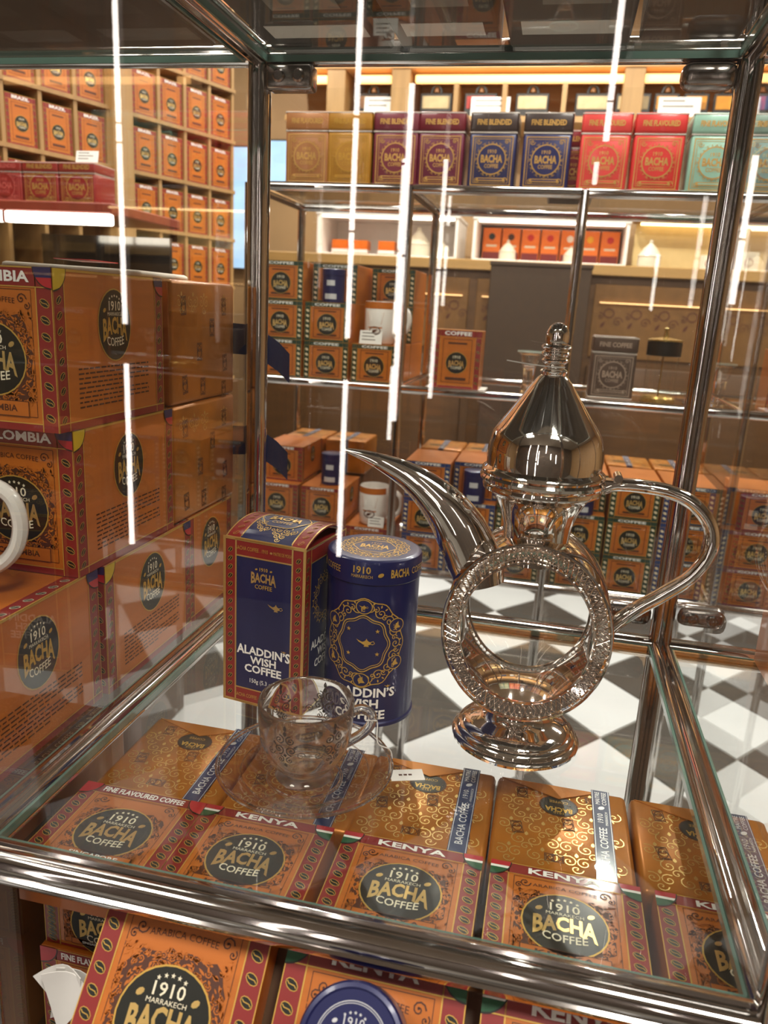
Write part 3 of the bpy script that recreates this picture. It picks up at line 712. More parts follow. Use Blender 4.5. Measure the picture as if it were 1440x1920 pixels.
for sx in (-1, 1):
    A.rect(sx*(BW/2-.0132)-.0006, sx*(BW/2-.0132)+.0006, -BD/2, BD/2, GOLD, 3, 1, 14); A.rect(sx*(BW/2-.0006)-.0006, sx*(BW/2-.0006)+.0006, -BD/2, BD/2, GOLD, 3, 1, 14)
    for i in range(9): A.bean(sx*(BW/2-.0068), -BD/2+.006+i*.0079, .0055, .8, RED, GOLDINK, 3, 10)
A.rect(-BW/2, BW/2, -BD/2, -BD/2+.0016, GOLD, 4)
rnd_scroll(A, -BW/2+.014, BW/2-.014, -BD/2+.003, BD/2-.003, GOLD, .012, .0052, .0008, 3, 2, skip=lambda x, y: (x/.021)**2+(y/.019)**2 < 1)
A.ell(0, 0, .0212, .0185, NAVY, 4, 28); A.ring(0, 0, .0205, .0175, .0009, GOLD, 5, 40, .05, 6)
A.text('1910', 0, .0075, .0034, GOLDINK, 6); A.text('BACHA', 0, -.003, .0072, GOLD, 6, width=.028, bold=.035, warp=lambda u, X, Y: (X, Y*(1+.3*u*u)-.002*u*u)); A.text('COFFEE', 0, -.0105, .0042, GOLDINK, 6, width=.018)
newobj('lid_print', A.mesh('gift_lid'), lid)

# ------------------------------------------------------------------ navy round tin
TR, TH = .0372, .1390; TC = (.1885, -.2215)
tn = thing('coffee_tin', 'tall navy round coffee tin with gold scroll medallion and white lettering', 'tin', (TC[0], TC[1], .0003), 0.)
newobj('body', mesh(lathe_bm([(0, .0005), (TR-.002, 0), (TR+.0006, .0006), (TR+.0006, .003), (TR-.0005, .0042), (TR-.0005, .1190), (0, .1190)], 72), 'tinbody', TINNAVY, .5), tn)
newobj('lid', mesh(lathe_bm([(0, .1193), (TR, .1193), (TR+.0005, .1200), (TR+.0005, TH-.0035), (TR-.0002, TH-.0012), (TR-.002, TH-.0002), (TR-.004, TH), (0, TH)], 72), 'tinlid', TINNAVY, .5), tn)
FA = math.atan2(CAM.y-TC[1], CAM.x-TC[0]) - .16     # bearing of the printed front
def cyl(rr): return lambda x, y, l: ((rr+EPS*2*l)*math.cos(FA+x/rr), (rr+EPS*2*l)*math.sin(FA+x/rr), y)
A = Art(cyl(TR-.0004))
cy = .0715
A.ring(0, cy, .0205, .0225, .0009, GOLDINK, 2, 64, .045, 8); A.ring(0, cy, .0187, .0207, .0005, GOLDINK, 2, 64, .05, 8)
scroll_ring(A, 0, cy, .0215, .031, GOLDINK, 2, 18, 1.12, .0008)
A.ring(0, cy, .0325, .0362, .0008, GOLDINK, 2, 72, .03, 12)
for dx, dy in ((0, .0305), (.0262, .015), (.0262, -.016), (0, -.0305), (-.0262, -.016), (-.0262, .015)):
    A.ell(dx, cy+dy, .0062, .0056, TINNAVY, 3, 18); A.ring(dx, cy+dy, .0062, .0056, .0007, GOLDINK, 4, 22)
    if dy > .03: lamp_glyph(A, dx, cy+dy-.0003, .0042, GOLDINK, 5)
    else:
        A.leaf(dx, cy+dy, .007, .003, 1.2, GOLDINK, 5); A.leaf(dx+.001, cy+dy-.001, .005, .0025, -.4, GOLDINK, 5)
lamp_glyph(A, .003, cy+.001, .0085, GOLDINK, 4)
for x, y in ((-.0115, .011), (.011, .011), (-.011, -.009), (.0115, -.008)): A.star(x, cy+y, .0019, GOLDINK, 4)
for t, y, wd in (('ALADDIN\u2019S', .0268, .0535), ('WISH', .0172, .027), ('COFFEE', .0076, .0385)): A.text(t, .001, y, .0073, WHITE, 4, width=wd, bold=.03)
lamp_glyph(A, .0215, .0358, .003, GOLDINK, 4)
newobj('body_print', A.mesh('tin_print'), tn)
A = Art(cyl(TR+.0005))
for x0 in (-.078, 0, .078):
    A.text('1910', x0-.003, .1291, .0052, GOLDINK, 3, bold=.02); A.text('MARRAKECH', x0-.003, .1253, .0024, GOLDINK, 3, width=.0165); A.bean(x0+.0115, .1281, .0048, .5, GOLDINK, GOLDINK, 3, 10)
    A.text('BACHA', x0+.0275, .1260, .0062, GOLDINK, 3, width=.0165, bold=.03); A.text('COFFEE', x0+.0475, .1265, .0052, GOLDINK, 3, width=.018)
newobj('lid_band_print', A.mesh('tin_band'), tn)
ca, sa = math.cos(FA+PI/2), math.sin(FA+PI/2)
A = Art(lambda x, y, l: (x*ca-y*sa, x*sa+y*ca, TH+EPS*l))
scroll_ring(A, 0, 0, .0165, .0262, GOLDINK, 2, 18, 1., .0009); A.ring(0, 0, .0165, .0152, .0009, GOLDINK, 2, 44, .05, 6); A.ring(0, 0, .0272, .0272, .0006, GOLDINK, 2, 60, .03, 18)
A.text('1910', 0, .0062, .0032, GOLDINK, 3); A.text('BACHA', 0, -.003, .0068, GOLDINK, 3, width=.023, bold=.035, warp=lambda u, X, Y: (X, Y*(1+.3*u*u)-.0018*u*u)); A.text('COFFEE', 0, -.0085, .0034, GOLDINK, 3, width=.0145)
newobj('lid_top_print', A.mesh('tin_top'), tn)

# ------------------------------------------------------------------ glass cup and saucer
SCX, SCY = .1725, -.3400
sau = thing('saucer', 'clear glass saucer with a thick rounded rim under the glass cup', 'saucer', (SCX, SCY, .0002))
pr = [(0, .0012), (.022, .0010), (.0235, 0), (.028, 0), (.030, .0022), (.045, .0075), (.0585, .0135), (.0602, .0150), (.0598, .0168), (.0580, .0170), (.0440, .0112), (.030, .0060), (.0265, .0048), (.0235, .0046), (.0225, .0036), (0, .0034)]
newobj('dish', mesh(lathe_bm(pr, 96), 'saucer', DISH, .9), sau)
for nm, rr, zz, tt in (('rim', .0596, .0160, .0016), ('well_ring', .0255, .0048, .0011), ('inner_ring', .0440, .0115, .0005)):
    newobj(nm, mesh(tube_bm([(rr*math.cos(2*PI*i/96), rr*math.sin(2*PI*i/96), zz) for i in range(96)], tt, 8, closed=True), 'sauring', CLEAR), sau)
CX, CY, CZ0 = SCX-.0005, SCY+.0005, .0052
cup = thing('glass_cup', 'clear glass espresso cup with dark filigree pattern standing on the glass saucer', 'cup', (CX, CY, CZ0))
cp = [(0, .0006), (.0135, .0), (.0185, .0003), (.0192, .0018), (.0150, .0045), (.0148, .0060), (.0195, .0105), (.0255, .018), (.0292, .029), (.0308, .044), (.0312, .0575), (.0306, .0592), (.0298, .0590), (.0291, .0575), (.0287, .044), (.0270, .029), (.0232, .0185), (.0170, .0115), (.009, .0085), (0, .0080)]
cp = [(r*1.05, z) for r, z in cp]
newobj('bowl', mesh(lathe_bm(cp, 80), 'cupbowl', CLEAR, .9), cup)
ha = math.radians(22)
P = catmull([(.0300, 0, .0475), (.0385, 0, .0495), (.0450, 0, .0455), (.0455, 0, .0385), (.0400, 0, .0310), (.0280, 0, .0235)], 7)
hd = newobj('handle', mesh(tube_bm(P, .0033, 12, flat=1.25, nrm=(0, 1, 0)), 'cuphandle', CLEAR), cup); hd.rotation_euler = (0, 0, ha)
INK = mat('sepia_ink', '#3A2A22', .5, vary=.1)
def cupr(z): 
    tab = [(.0105, .0195), (.018, .0255), (.029, .0292), (.044, .0308), (.0575, .0312)]
    for (z0, r0), (z1, r1) in zip(tab, tab[1:]):
        if z <= z1: return 1.05*(r0+(r1-r0)*max(0, (z-z0)/(z1-z0)))
    return 1.05*tab[-1][1]
A = Art(lambda x, y, l: ((cupr(y)+.0001*l)*math.cos(x/.03), (cupr(y)+.0001*l)*math.sin(x/.03), y))
for k in range(6):
    x0 = k*2*PI*.03/6+.012
    for sx in (-1, 1):
        A.spiral(x0+sx*.0036, .045, .0034, PI/2, 1.5, .0008, INK, 1, sx, 16); A.spiral(x0+sx*.0042, .0375, .0038, -PI/2, 1.5, .0008, INK, 1, -sx, 16)
        A.spiral(x0+sx*.003, .0300, .0026, PI/2, 1.3, .0007, INK, 1, sx, 12); A.leaf(x0+sx*.0068, .041, .004, .0014, sx*.8, INK, 1)
        A.spiral(x0+sx*.0102, .0345, .003, 0, 1.3, .0006, INK, 1, sx, 12)
    A.ell(x0, .0495, .0012, .0018, INK, 1, 10); A.leaf(x0, .0535, .005, .0022, PI/2, INK, 1); A.ell(x0, .0335, .0011, .0011, INK, 1, 8); A.leaf(x0, .0255, .004, .0024, PI/2, INK, 1)
newobj('filigree_print', A.mesh('cup_print'), cup)
# price tag on a string from the cup handle
tg = thing('price_tag', 'small white paper price tag tied by string to the cup handle', 'tag', (.2400, -.3120, .0006))
bm = box_bm(-.012, .012, -.0065, .0065, 0, .0004); tgc = newobj('card', mesh(bm, 'tagcard', PAPER), tg); tgc.rotation_euler = (0, 0, .35)
A = Art(lambda x, y, l: (x, y, .0004+EPS*l)); [A.rect(-.006+i*.0035, -.0035+i*.0035, -.001, .001, BROWN, 1) for i in range(3)]; tp = newobj('print', A.mesh('tagprint'), tg); tp.rotation_euler = (0, 0, .35)
hx, hy = CX-.2400+.0455*math.cos(ha), CY+.3120+.0455*math.sin(ha)
newobj('string', mesh(tube_bm(catmull([(hx-.004, hy-.003, .046), (hx+.003, hy-.003, .047), (hx+.004, hy+.001, .043), (hx+.006, hy-.003, .030), (-.012, -.004, .0195), (-.0105, -.004, .0012)], 6), .00045, 5), 'tagstring', PAPER), tg)

# ------------------------------------------------------------------ silver dallah with open glazed body
PX, PY = .3120, -.2350
pot = thing('coffee_pot', 'tall silver coffee pot with domed lid, curved spout and glazed round body', 'coffee pot', (PX, PY, .0003), 0.)
foot = [(0, .001), (.0470, 0), (.0492, .0014), (.0496, .0036), (.0482, .0056), (.0455, .0066), (.0462, .0082), (.0450, .0102), (.0418, .0114), (.0422, .0130), (.0400, .0152), (.0355, .0172), (.0290, .0195), (.0240, .0230), (.0220, .0280), (.0240, .0335), (.0275, .0365), (0, .0370)]
newobj('foot', mesh(lathe_bm(foot, 72), 'potfoot', PEWTER, .7), pot)
neck = [(0, .1480), (.0240, .1480), (.0238, .1560), (.0236, .1650), (.0250, .1760), (.0285, .1870), (.0335, .1960), (.0368, .1990), (.0395, .2000), (.0420, .2015), (.0426, .2035), (.0418, .2055), (.0428, .2068), (.0446, .2085), (.0448, .2105), (.0436, .2122), (0, .2122)]
newobj('neck', mesh(lathe_bm(neck, 72), 'potneck', PEWTER, .7), pot)
lidp = [(0, .2125), (.0436, .2125), (.0442, .2140), (.0434, .2160), (.0420, .2172), (.0408, .2185), (.0412, .2260), (.0404, .2340), (.0382, .2420), (.0350, .2470), (.0300, .2540), (.0225, .2650), (.0155, .2750), (.0110, .2810), (.0085, .2832), (.0090, .2845), (.0098, .2858), (.0084, .2872), (.0066, .2882), (.0068, .2905), (.0088, .2920), (.0094, .2932), (.0086, .2945), (.0072, .2952), (.0090, .2965), (.0100, .2980), (.0090, .2994), (.0076, .3002), (.0096, .3012), (.0106, .3024), (.0094, .3038), (.0072, .3044), (.0078, .3062), (.0080, .3090), (.0074, .3130), (.0056, .3165), (.0028, .3186), (0, .3190)]
pl = newobj('lid', mesh(lathe_bm(lidp, 72), 'potlid', PEWTER, .75), pot)
bm = box_bm(.0415, .0530, -.006, .006, .2080, .2135, .001); tube_bm([(.0520, -.0075, .2155), (.0520, .0075, .2155)], .0030, 12, bm); newobj('hinge', mesh(bm, 'pothinge', PEWTER), pl)
DR, DRI, DT, DZ, EZ = .0606, .0485, .030, .1000, 1.13
def yl(prof, n=80, bm=None):
    """lathe about the local y axis through z=DZ: prof is (radius, y)"""
    bm = bm or bmesh.new(); rings = [[bm.verts.new((r*math.cos(2*PI*i/n), y, DZ+EZ*r*math.sin(2*PI*i/n))) for i in range(n)] for r, y in prof]
    for k in range(len(rings)):
        a, b = rings[k], rings[(k+1) % len(rings)]
        for i in range(n): bm.faces.new((a[i], a[(i+1) % n], b[(i+1) % n], b[i]))
    return bm
newobj('drum', mesh(yl([(DRI+.001, -DT+.002), (DR-.003, -DT), (DR-.0008, -DT+.002), (DR+.0010, -DT*.5), (DR+.0010, DT*.5), (DR-.0008, DT-.002), (DR-.003, DT), (DRI+.001, DT-.002), (DRI-.0005, DT*.5), (DRI-.0005, -DT*.5)]), 'potdrum', PEWTER, .5), pot)
def lattice(y, sgn, name):
    bm = bmesh.new(); n = 44
    def pt(r, a, dy): return (r*math.cos(a), y+sgn*dy, DZ+EZ*r*math.sin(a))
    for ph in (0, 1):
        P = []
        for i in range(n*2):
            a = 2*PI*i/(2*n); r = (DRI+.0012) if (i+ph) % 2 else (DR-.0022); P.append(pt(r, a, .0012+.0004*((i+ph) % 2)))
        tube_bm(P, .00062, 5, bm, closed=True)
    for r, t in ((DRI-.0004, .0009), (DR-.0006, .0012)): tube_bm([pt(r, 2*PI*i/96, .0012) for i in range(96)], t, 6, bm, closed=True)
    for i in range(n):
        for r, q in ((DRI+.0002, .0015), (DR-.0026, .0013)):
            c = pt(r, 2*PI*(i+.5)/n if r < .055 else 2*PI*i/n, .0016); bmesh.ops.create_icosphere(bm, subdivisions=1, radius=q, matrix=Matrix.Translation(c))
        c = pt((DR+DRI)/2, 2*PI*(i+.25)/n, .0014); bmesh.ops.create_icosphere(bm, subdivisions=1, radius=.0010, matrix=Matrix.Translation(c))
    return newobj('filigree_ring', mesh(bm, name, PEWTER, .9), pot)
lattice(-DT, -1, 'fil_f'); lattice(DT, 1, 'fil_b')
for y in (-DT+.004, DT-.004):
    bm = bmesh.new(); f = [bm.verts.new((DRI*math.cos(2*PI*i/64), y, DZ+EZ*DRI*math.sin(2*PI*i/64))) for i in range(64)]; bm.faces.new(f); newobj('glass_disc', mesh(bm, 'potglass', THIN), pot)
for y in (-DT-.0005, DT+.0005):
    bm = yl([(DRI-.0016, y-.0007), (DRI, y-.0007), (DRI, y+.0007), (DRI-.0016, y+.0007)]); newobj('glass_bezel', mesh(bm, 'potbezel', PEWTER), pot)
# spout
S = catmull([(-.0380, 0, .1230), (-.0440, 0, .1420), (-.0560, 0, .1640), (-.0720, 0, .1830), (-.0950, 0, .2000), (-.1220, 0, .2110), (-.1500, 0, .2172)], 7)
rad = lerp_list([(.0130, .0190), (.0130, .0215), (.0125, .0205), (.0112, .0165), (.0085, .0110), (.0055, .0060), (.0012, .0008)], len(S))
newobj('spout', mesh(tube_bm(S, rad, 20, nrm=(0, 1, 0)), 'potspout', PEWTER, .9), pot)
R1 = catmull([(-.0365, -.0, .1605), (-.0470, 0, .1790), (-.0640, 0, .1950), (-.0900, 0, .2085), (-.1220, 0, .2160), (-.1490, 0, .2178)], 7)
newobj('spout_ridge', mesh(tube_bm(R1, lerp_list([.0016, .0014, .0008], len(R1)), 8), 'potridge', PEWTER), pot)
Hh = catmull([(.0420, 0, .2060), (.0520, 0, .2100), (.0700, 0, .2105), (.0880, 0, .2085), (.1050, 0, .2015), (.1180, 0, .1870), (.1205, 0, .1690), (.1110, 0, .1490), (.0930, 0, .1320), (.0760, 0, .1180), (.0620, 0, .1030), (.0590, 0, .0960)], 7)
newobj('handle', mesh(tube_bm(Hh, lerp_list([(.0062, .0046), (.0070, .0048), (.0062, .0050), (.0060, .0052), (.0062, .0056), (.0055, .0050)], len(Hh)), 14, nrm=(0, 1, 0)), 'pothandle', PEWTER, .9), pot)
newobj('tag_string', mesh(tube_bm(catmull([(.007, -.006, .2893), (0, -.0082, .289), (-.008, -.004, .2892), (-.02, -.003, .2900), (-.033, -.004, .2915)], 5), .00045, 5), 'pot_string', PAPER), pot)

# ------------------------------------------------------------------ stock in the cabinet across the aisle
FY = .815                                            # front faces of that stock
def far(key, x0, z, lab, y=FY, group=None, w=None):
    d = PROTO[key].dim
    return place(key, 'coffee_carton', lab, 'box', (x0+d[0]/2, y+d[1]/2, z+.0006), 0, group)
SM = BZ[1]
for c, x in enumerate((-.318, -.214, -.108)):
    for r_ in range(3):
        if c == 2 and r_ == 1: continue
        y = FY+(.05 if (c == 2 and r_ == 2) or (c == 1 and r_ == 2) else 0)
        if c == 2 and r_ == 2:
            far('far_green', x, SM, 'green-edged carton behind the printed mug, lowest of the hind stack', FY+.155)
            far('far_green', x, SM+.0803, 'green-edged carton behind the printed mug, middle of the hind stack', FY+.155)
            far('far_green', x, SM+.1606, 'green-edged carton behind the printed mug, top of the hind stack', FY+.155); continue
        row = ('bottom', 'middle', 'top')[r_]; col_ = ('against the end post', 'beside the end stack', 'under the printed mug')[c]
        far('far_green', x, SM+r_*.0803, 'green-edged orange carton, %s of the stack %s' % (row, col_), y)
def navy_tin(x, y, z, label, r=.0235, h=.068):
    t = thing('coffee_tin', label, 'tin', (x, y, z+.0006))
    newobj('body', mesh(lathe_bm([(0, 0), (r, 0), (r, h*.8), (0, h*.8)], 32), 'ntb', TINNAVY), t)
    newobj('lid', mesh(lathe_bm([(0, h*.805), (r+.0006, h*.805), (r+.0006, h-.001), (r-.001, h), (0, h)], 32), 'ntl', TINNAVY), t)
    A = Art(lambda u, v, l: ((r+.0002*l)*math.sin(u/r), -(r+.0002*l)*math.cos(u/r), v))
    A.rect(-.009, .009, h*.5, h*.66, SILVERINK, 1, 6); A.rect(-.013, .013, h*.1, h*.26, SILVERINK, 1, 6)
    newobj('print', A.mesh('ntp'), t)
navy_tin(-.160, FY+.025, SM+.1606, 'small navy tin standing on the green-edged carton stack')
def bg_mug_art(A, r, h):
    A.rect(-r*1.15, r*1.15, h*.83, h*.99, ORANGE, 1, nx=18); A.poly([(-r*.6, h*.75), (r*.55, h*.75), (r*.4, h*.47), (-r*.45, h*.47)], ORANGE, 1); A.rect(-r*.3, r*.3, h*.55, h*.68, WHITE, 2)
    A.ring(-.0, h*.32, .012, .008, .002, BROWN, 1, 18); A.leaf(0, h*.32, .016, .006, .5, BROWN, 1); A.rect(-.016, .016, h*.38, h*.41, ORANGE, 1, nx=6)
mug('mug', 'white mug with orange print standing on a green-edged carton', (-.058, FY+.042, SM+.0805), -.15, .034, .088, bg_mug_art)
def card(x, y, z, wd, hh, label, rz=0., tilt=-.25, lines=3):
    t = thing('price_card', label, 'card', (x, y, z+.0005), rz)
    o = newobj('card', boxm('card', -wd/2, wd/2, -.0008, .0008, 0, hh, PAPER), t); o.rotation_euler = (tilt, 0, 0)
    A = Art(lambda u, v, l: (u, -.0008-EPS*2*l, v)); R = random.Random(int(x*1000))
    for i in range(lines): A.rect(-wd*.4, -wd*.4+wd*R.uniform(.45, .8), hh*(.78-.25*i), hh*(.86-.25*i), mat('grey_ink', '#77736C', .6), 1)
    p = newobj('print', A.mesh('cardp'), t); p.rotation_euler = (tilt, 0, 0)
card(-.070, FY-.004+.008, SM+.0805, .048, .028, 'white price card leaning on the printed mug')
far('far_tall', .066, SM+.002, 'tall orange carton with red border standing alone on the middle shelf')
tr = thing('tray', 'thin white tray under the lone tall orange carton', 'tray', (.115, FY+.03, SM+.0003)); newobj('plate', boxm('tray', -.062, .062, -.04, .05, 0, .002, PAPER, .0008), tr)
# green-tinted glass vase
vz = thing('glass_vase', 'flared glass vase with a ribbed stem on the middle shelf', 'vase', (.262, FY+.05, SM+.0006))
newobj('body', mesh(lathe_bm([(0, 0), (.016, 0), (.0175, .006), (.011, .016), (.0125, .022), (.0105, .03), (.0125, .038), (.0135, .05), (.019, .068), (.0215, .078), (.0265, .083), (.0265, .085), (.02, .081), (.012, .055), (0, .045)], 32), 'vase', CLEAR, .5), vz)
newobj('rim_band', mesh(lathe_bm([(.0262, .0825), (.0272, .083), (.0272, .0852), (.0262, .0855), (.0262, .0825)], 32), 'vaseband', mat('frosted', '#A9B8AC', .4)), vz)
TINDK = mat('dark_bronze_tin', '#5C4A40', .35, .4, vary=.15)
def square_tin(name, label, x0, y, z, wd, dd, hh, body, lidm, ink, text, silver=True, group=None, simple=False):
    t = thing(name, label, 'tin', (x0+wd/2, y+dd/2, z+.0006), 0, group)
    lh = hh*.27
    newobj('body', boxm('stb', -wd/2, wd/2, -dd/2, dd/2, 0, hh-lh, body, .004, 3), t)
    l = newobj('lid', boxm('stl', -wd/2-.0006, wd/2+.0006, -dd/2-.0006, dd/2+.0006, hh-lh+.0016, hh, lidm, .004, 3), t)
    newobj('seam', boxm('sts', -wd/2-.0003, wd/2+.0003, -dd/2-.0003, dd/2+.0003, hh-lh-.001, hh-lh+.0016, SEAM, .0004), t)
    newobj('top_rim', boxm('str', -wd/2-.001, wd/2+.001, -dd/2-.001, dd/2+.001, hh-.004, hh-.0016, SEAM, .0008), t)
    newobj('base_rim', boxm('stbr', -wd/2-.0008, wd/2+.0008, -dd/2-.0008, dd/2+.0008, 0, .002, SEAM, .0006), t)
    A = Art(lambda u, v, l_: (u, -dd/2-.0008-EPS*2*l_, v)); h2 = hh-lh
    A.frame(-wd*.42, wd*.42, h2*.07, h2*.93, wd*.02, ink, 1); A.frame(-wd*.37, wd*.37, h2*.11, h2*.89, wd*.01, ink, 1)
    for sx in (-1, 1):
        for yy in (.16, .84): A.spiral(sx*wd*.3, h2*yy, wd*.06, 0, 1.3, wd*.016, ink, 1, sx, 10)
    cy = h2*.53; A.ell(0, cy, wd*.31, wd*.31, ink, 1, 24); A.ell(0, cy, wd*.285, wd*.285, body, 2, 24)
    scroll_ring(A, 0, cy, wd*.3, wd*.36, ink, 2, 12, 1., wd*.008)
    A.text('1910', 0, cy+wd*.12, wd*.07, ink, 3, bold=.02); A.text('BACHA', 0, cy-wd*.06, wd*.14, ink, 3, width=wd*.46, bold=.04); A.text('COFFEE', 0, cy-wd*.17, wd*.075, ink, 3, width=wd*.3, bold=.02)
    A.rect(-wd*.3, wd*.3, h2*.14, h2*.2, ink, 2); A.rect(-wd*.26, wd*.26, h2*.16, h2*.185, body, 3)
    newobj('front_print', A.mesh('stp'), t)
    A = Art(lambda u, v, l_: (u, -dd/2-.0009-EPS*2*l_, v)); A.text(text, 0, hh-lh*.62, wd*.1, ink, 1, width=wd*.72, bold=.04)
    newobj('lid_print', A.mesh('stlp'), l)
SEAM = mat('seam_silver', '#D9CFC4', .25, .6, vary=.05)
square_tin('coffee_tin', 'square dark bronze coffee tin on the middle shelf', .386, FY+.05, SM, .088, .08, .125, TINDK, TINDK, mat('bronze_ink', '#9A8372', .4), 'FINE COFFEE')
# round coffee maker: glass jar with black band
jr = thing('coffee_press', 'round glass coffee press with a black band and gold rod', 'coffee press', (.525, FY+.06, SM+.0006))
newobj('base', mesh(lathe_bm([(0, 0), (.034, 0), (.034, .008), (.03, .012), (0, .012)], 36), 'prb', mat('press_gold', '#B99A5A', .25, .8)), jr)
newobj('glass_body', mesh(lathe_bm([(.030, .012), (.031, .10), (.031, .12)], 36), 'prg', THIN), jr)
newobj('band', mesh(lathe_bm([(.0322, .092), (.0335, .093), (.0335, .119), (.0322, .120), (.0322, .092)], 36), 'prbd', mat('press_black', '#17130F', .3)), jr)
newobj('rod', mesh(tube_bm([(0, 0, .012), (0, 0, .142)], .0018, 8), 'prr', MATS['press_gold']), jr); newobj('lid', mesh(lathe_bm([(0, .121), (.034, .121), (.034, .124), (.006, .129), (.004, .14), (.006, .146), (0, .149)], 36), 'prl', MATS['press_gold']), jr)
# wire stand with ribbed bands further along
ws = thing('glass_stand', 'cut glass stand with ridged sides beyond the coffee press', 'stand', (.665-.06, FY+.06, SM+.0006))
newobj('body', mesh(lathe_bm([(0, 0), (.03, 0), (.032, .006), (.012, .02), (.010, .05), (.028, .075), (.03, .08), (.01, .06), (0, .055)], 12), 'stand', CLEAR, .1), ws)
far('far_tall', .715, SM, 'tall orange carton with red border in the end bay')
# base shelf
SB = BZ[0]
for c, (x, n) in enumerate(((-.318, 2), (-.212, 2), (-.106, 1))):
    for r_ in range(n):
        far('far_red', x, SB+r_*.0803, 'red-edged orange carton, %s, %s' % (('resting on the base shelf', 'second up')[r_], ('by the end post', 'under the small navy tin', 'under the white printed mug')[c]))
far('far_red', -.318, SB+.1606, 'red-edged orange carton on top of the stack by the end post', FY+.03)
navy_tin(-.155, FY+.05, SB+.1606, 'small navy tin on the red-edged carton stack', .025, .07)
mug('mug', 'white mug with orange print standing on a red-edged carton', (-.052, FY+.042, SB+.0805), -.1, .034, .088, bg_mug_art)
card(-.038, FY+.004, SB+.0805, .036, .024, 'white price card leaning on the lower mug')
COLS = [(.022, 'far_blue', 'blue-edged', 'next to the middle post'), (.124, 'far_blue', 'blue-edged', 'behind the pot spout'), (.2255, 'far_green', 'green-edged', 'behind the pot body'),
        (.350, 'far_green', 'green-edged', 'behind the pot handle'), (.454, 'far_green', 'green-edged', 'past the pot handle'), (.558, 'far_blue', 'blue-edged', 'before the end bay'), (.70, 'far_red', 'red-edged', 'in the end bay'), (.806, 'far_red', 'red-edged', 'second in the end bay')]
for c, (x, key, nm, where) in enumerate(COLS):
    for r_ in range(3):
        back = .036 if (r_ == 2 and c in (1, 3)) else 0
        far(key, x, SB+r_*.0803, '%s orange carton, %s of the base-shelf stack %s' % (nm, ('bottom', 'middle', 'top')[r_], where), FY+back)
navy_tin(.173, FY+.0105, SB+.1606, 'small navy tin in front of a blue-edged carton', .024, .07); navy_tin(.400, FY+.0105, SB+.1606, 'small navy tin in front of a green-edged carton', .024, .07)
BEH = ('the stack by the end post', 'the small navy tin on red-edged cartons', '', 'the blue-edged stack at the middle post', 'the blue-edged stack at the pot spout', 'the green-edged stack at the pot body', 'the green-edged stack at the pot handle', 'the green-edged stack past the handle', 'the blue-edged stack before the end bay')
for c, x in enumerate((-.318, -.212, -.106, .022, .124, .2255, .350, .454, .558)):
    for r_ in range(3 if c != 2 else 2):
        if r_ < 2: continue
        rr = thing('display_riser', 'brown riser block lifting the foil pack behind '+BEH[c], 'riser', (x+.049, .985+.085, SB+.0006), 0, 'risers at the back of the base shelf')
        newobj('block', boxm('rb', -.045, .045, -.05, .045, 0, .15, DARKWOOD, .002), rr); newobj('top_board', boxm('rbt', -.048, .048, -.055, .05, .1502, .156, DARKWOOD, .001), rr)
        place('wrap_far', 'wrapped_pack', 'gold foil pack with navy band behind '+BEH[c], 'pack', (x+.049, .985+.0820, SB+.158), 0, 'foil packs at the back of the base shelf')

# ------------------------------------------------------------------ coloured tins on top of that cabinet
ST = BZ[2]
def tc(n, h): return mat(n, h, .35, .15, vary=.06, coat=.3)
TINS = [(-.264, 'copper', '#A0683A', '#A86E3E', 'FINE FLAVOURED'), (-.176, 'amber', '#A8741E', '#A8741E', 'FINE FLAVOURED'), (-.082, 'maroon', '#6E2030', '#6E2030', 'FINE BLENDED'), (.008, 'burgundy', '#641432', '#6A1020', 'FINE BLENDED'),
        (.108, 'brown-lidded navy', '#232450', '#3A2A26', 'FINE BLENDED'), (.210, 'deep navy', '#1C1E54', '#33221E', 'FINE BLENDED'), (.316, 'coral', '#D8403A', '#D8403A', 'FINE FLAVOURED'), (.412, 'scarlet', '#D2302C', '#D2302C', 'FINE FLAVOURED'), (.512, 'mint green', '#8FB8A4', '#8FB8A4', 'FINE FLAVOURED'), (.608, 'pale mint', '#97B5A6', '#97B5A6', 'FINE FLAVOURED')]
for x, nm, c1, c2_, tx in TINS:
    square_tin('coffee_tin', '%s square coffee tin in the row on top of the far cabinet' % nm, x, FY, ST, .090, .085, .137, tc('tin_'+nm, c1), tc('tinl_'+nm, c2_), mat('tin_gold', '#C79A52', .35, .5) if nm not in ('amber',) else mat('tin_ochre', '#B98A30', .35, .4), tx)
square_tin('coffee_tin', 'dark red square coffee tin half hidden behind the navy and coral tins', .262, FY+.1, ST, .088, .085, .128, tc('tin_dr', '#7A1420'), tc('tin_dr', '#7A1420'), MATS['tin_gold'], 'FINE BLENDED')

